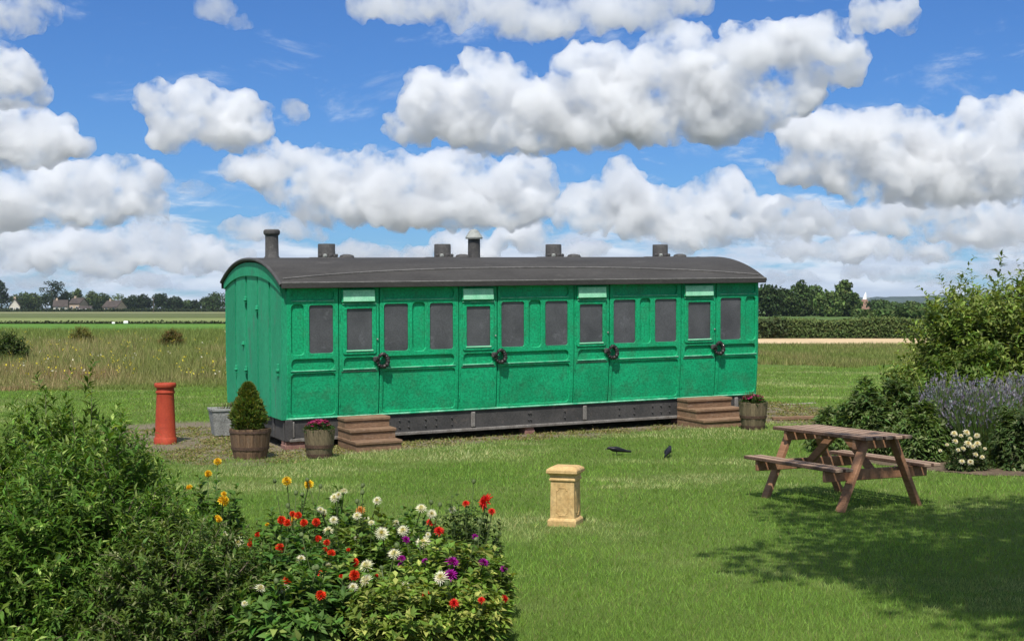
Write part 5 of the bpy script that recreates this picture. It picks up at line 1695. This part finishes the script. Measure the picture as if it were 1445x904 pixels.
def cloud(lobes, base, seed, dens=.9, vox=2.0, amp=7.0, flat=.62, puffs=1.0, label='white cumulus cloud with a grey flat base'):
    """lobes given as centre and half size in photo pixels; distance follows from the row of the flat base and the cloud base height"""
    rg = np.random.default_rng(seed)
    D = CLOUD_BASE / ((HY - base) / F)
    k = D / F
    sph = []
    for (px, py, rx, ry) in lobes:
        c0 = np.array([(px - 722.5), 0.0, (HY - py)])
        R = np.array([rx, max(ry * .9, .33 * rx), ry])
        sph.append((c0, R * .70))
        n = int(puffs * (14 + 16 * rx / ry))
        for j in range(n):
            d = unit(rg.normal(0, 1, 3))
            d[2] = abs(d[2]) - .3
            if rg.random() < .7:
                d[1] = -abs(d[1])
            r = ry * rg.uniform(.12, .42)
            p = c0 + d * R * rg.uniform(.62, .92)
            sph.append((p, np.array([r * 1.2, r, r])))
            for q in range(4):
                d2 = unit(rg.normal(0, 1, 3))
                d2[2] = abs(d2[2]) - .25
                r2 = r * rg.uniform(.28, .55)
                sph.append((p + d2 * r * .9, np.array([r2] * 3)))
    Vs = np.concatenate([IV * R + c0 for c0, R in sph])
    Fs = np.concatenate([IF + len(IV) * j for j in range(len(sph))])
    def remesh(Vs, Fs, vox=vox):
        tmp = bpy.data.objects.new('t', mesh_np('t', Vs, Fs))
        COL.objects.link(tmp)
        md = tmp.modifiers.new('r', 'REMESH')
        md.mode, md.voxel_size = 'VOXEL', vox
        me = bpy.data.meshes.new_from_object(tmp.evaluated_get(bpy.context.evaluated_depsgraph_get()))
        bpy.data.objects.remove(tmp)
        V = np.zeros(len(me.vertices) * 3)
        me.vertices.foreach_get('co', V)
        Nn = np.zeros(len(V))
        me.vertices.foreach_get('normal', Nn)
        Fq = np.zeros(len(me.loops), np.int32)
        me.loops.foreach_get('vertex_index', Fq)
        bpy.data.meshes.remove(me)
        return V.reshape(-1, 3), Nn.reshape(-1, 3), Fq.reshape(-1, 4)
    V, Nn, Fq = remesh(Vs, Fs)
    Q = V + seed * 31.7
    lo = (HY - base) + pnoise(Q / 60 + 3) * 12 + pnoise(Q / 22 + 9) * 6
    V[:, 2] = np.where(V[:, 2] < lo, lo + (V[:, 2] - lo) * flat, V[:, 2])
    big = np.stack([pnoise(Q / 55 + s_) for s_ in (1.1, 7.7, 13.3)], 1) * np.array([18, 10, 15])
    def place(W):
        return np.stack([W[:, 0] * k, D + W[:, 1] * k, CH + W[:, 2] * k], 1)
    core, _, Fc_ = remesh(V + big + Nn * (fbm(Q / 40, 6, True, .74) * amp * 1.8 - amp * 2.3)[:, None], Fq)
    o = link('cloud', mesh_np('cloud', place(core), Fc_, vol('cloud_core', dens * 3.0 / (14 * k), (.958, .969, .984), 58 * k)))
    tag(o, label, None, kind='structure')
    return o
CLOUDS = [
    ([(285, 158, 70, 38), (228, 146, 32, 22), (345, 180, 44, 30), (300, 188, 74, 26), (262, 140, 30, 20)], 208, 1),
    ([(418, 167, 15, 18)], 184, 2),
    ([(610, 150, 52, 42), (590, 175, 40, 30), (690, 122, 52, 50), (660, 165, 80, 40), (770, 160, 90, 50), (840, 112, 62, 44), (820, 150, 90, 50), (955, 88, 80, 46), (940, 140, 110, 48), (1060, 80, 62, 44), (1060, 130, 90, 40), (1140, 70, 66, 46), (1165, 95, 44, 26), (1245, 25, 42, 22), (1040, 160, 66, 34), (900, 175, 150, 32), (730, 190, 150, 26)], 210, 3),
    ([(430, 245, 75, 32), (390, 226, 44, 20), (350, 240, 40, 14), (530, 250, 80, 38), (470, 270, 90, 32), (640, 245, 70, 38), (600, 270, 130, 36), (725, 258, 62, 32), (620, 296, 190, 24), (500, 295, 110, 20)], 318, 4),
    ([(868, 268, 48, 34), (850, 300, 60, 30), (920, 300, 100, 30), (1010, 280, 50, 28), (1030, 300, 70, 26), (1100, 312, 85, 28), (1160, 318, 40, 18), (980, 325, 120, 22)], 342, 5),
    ([(1135, 205, 40, 34), (1205, 190, 62, 40), (1160, 235, 70, 34), (1285, 195, 70, 46), (1260, 240, 120, 40), (1390, 190, 66, 42), (1440, 170, 40, 30), (1370, 240, 110, 44), (1320, 265, 140, 26)], 276, 6),
    ([(1330, 292, 110, 22), (1420, 300, 100, 30), (1290, 312, 80, 16), (1400, 325, 110, 18)], 336, 7),
    ([(170, 252, 50, 32), (110, 262, 70, 34), (60, 275, 80, 36), (0, 280, 70, 40), (150, 288, 85, 26), (60, 300, 120, 20)], 316, 8),
    ([(40, 190, 66, 36), (-20, 190, 60, 42), (88, 212, 36, 16), (20, 222, 80, 18)], 234, 9),
    ([(10, 108, 40, 34), (-30, 100, 50, 42), (30, 130, 32, 16)], 148, 10),
    ([(25, 15, 62, 28), (-20, 30, 50, 30)], 45, 11),
    ([(305, 15, 34, 20), (340, 38, 20, 9)], 44, 12),
    ([(600, 5, 110, 22), (740, 25, 110, 34), (860, 20, 100, 26), (930, 5, 80, 18)], 52, 13),
    ([(280, 265, 20, 6)], 271, 14),
    ([(235, 342, 55, 22), (215, 360, 90, 20), (150, 348, 60, 26), (60, 345, 60, 26), (10, 350, 50, 28), (310, 368, 60, 15), (100, 368, 120, 14)], 380, 15),
    ([(390, 320, 55, 17), (345, 325, 36, 12), (432, 330, 38, 12)], 340, 16),
    ([(20, 396, 70, 10), (110, 392, 60, 10), (200, 396, 60, 8)], 404, 17),
    ([(500, 352, 40, 10), (655, 345, 60, 18), (740, 335, 50, 20), (800, 350, 70, 14), (600, 362, 120, 10)], 370, 18),
    ([(1120, 352, 50, 13), (1210, 350, 70, 16), (1300, 355, 60, 12), (1390, 350, 80, 16)], 370, 19),
    ([(1120, 390, 50, 8), (1240, 386, 60, 9), (1330, 392, 50, 7), (1420, 384, 60, 10)], 398, 20),
    ([(1125, 302, 44, 16), (1178, 308, 30, 12)], 326, 21),
]
for lobes, base, seed in CLOUDS:
    small = max(l_[3] for l_ in lobes)
    cloud(lobes, base, seed, vox=3.2 if small > 26 else 2.1, amp=8.0 if small > 26 else 4.5, dens={2: .4, 11: .45, 12: .22, 13: .4, 14: .3, 16: .5, 17: .4, 20: .4, 21: .6}.get(seed, .9))

# ------------------------------------------------------------------ the air between here and the hill
hm_ = bpy.data.materials.new('haze')
hm_.use_nodes = True
ht = hm_.node_tree
ht.nodes.clear()
ho = N(ht, 'ShaderNodeOutputMaterial')
hv = N(ht, 'ShaderNodeVolumePrincipled')
hv.inputs['Color'].default_value = (0.72, 0.83, 1.0, 1)
hv.inputs['Density'].default_value = 0.00007
hv.inputs['Anisotropy'].default_value = 0.2
ht.links.new(hv.outputs[0], ho.inputs['Volume'])
tag(MB().box(-3500, -200, -12, 3500, 6000, 75).build('haze', hm_), 'thin pale haze over the fields', None, kind='stuff')
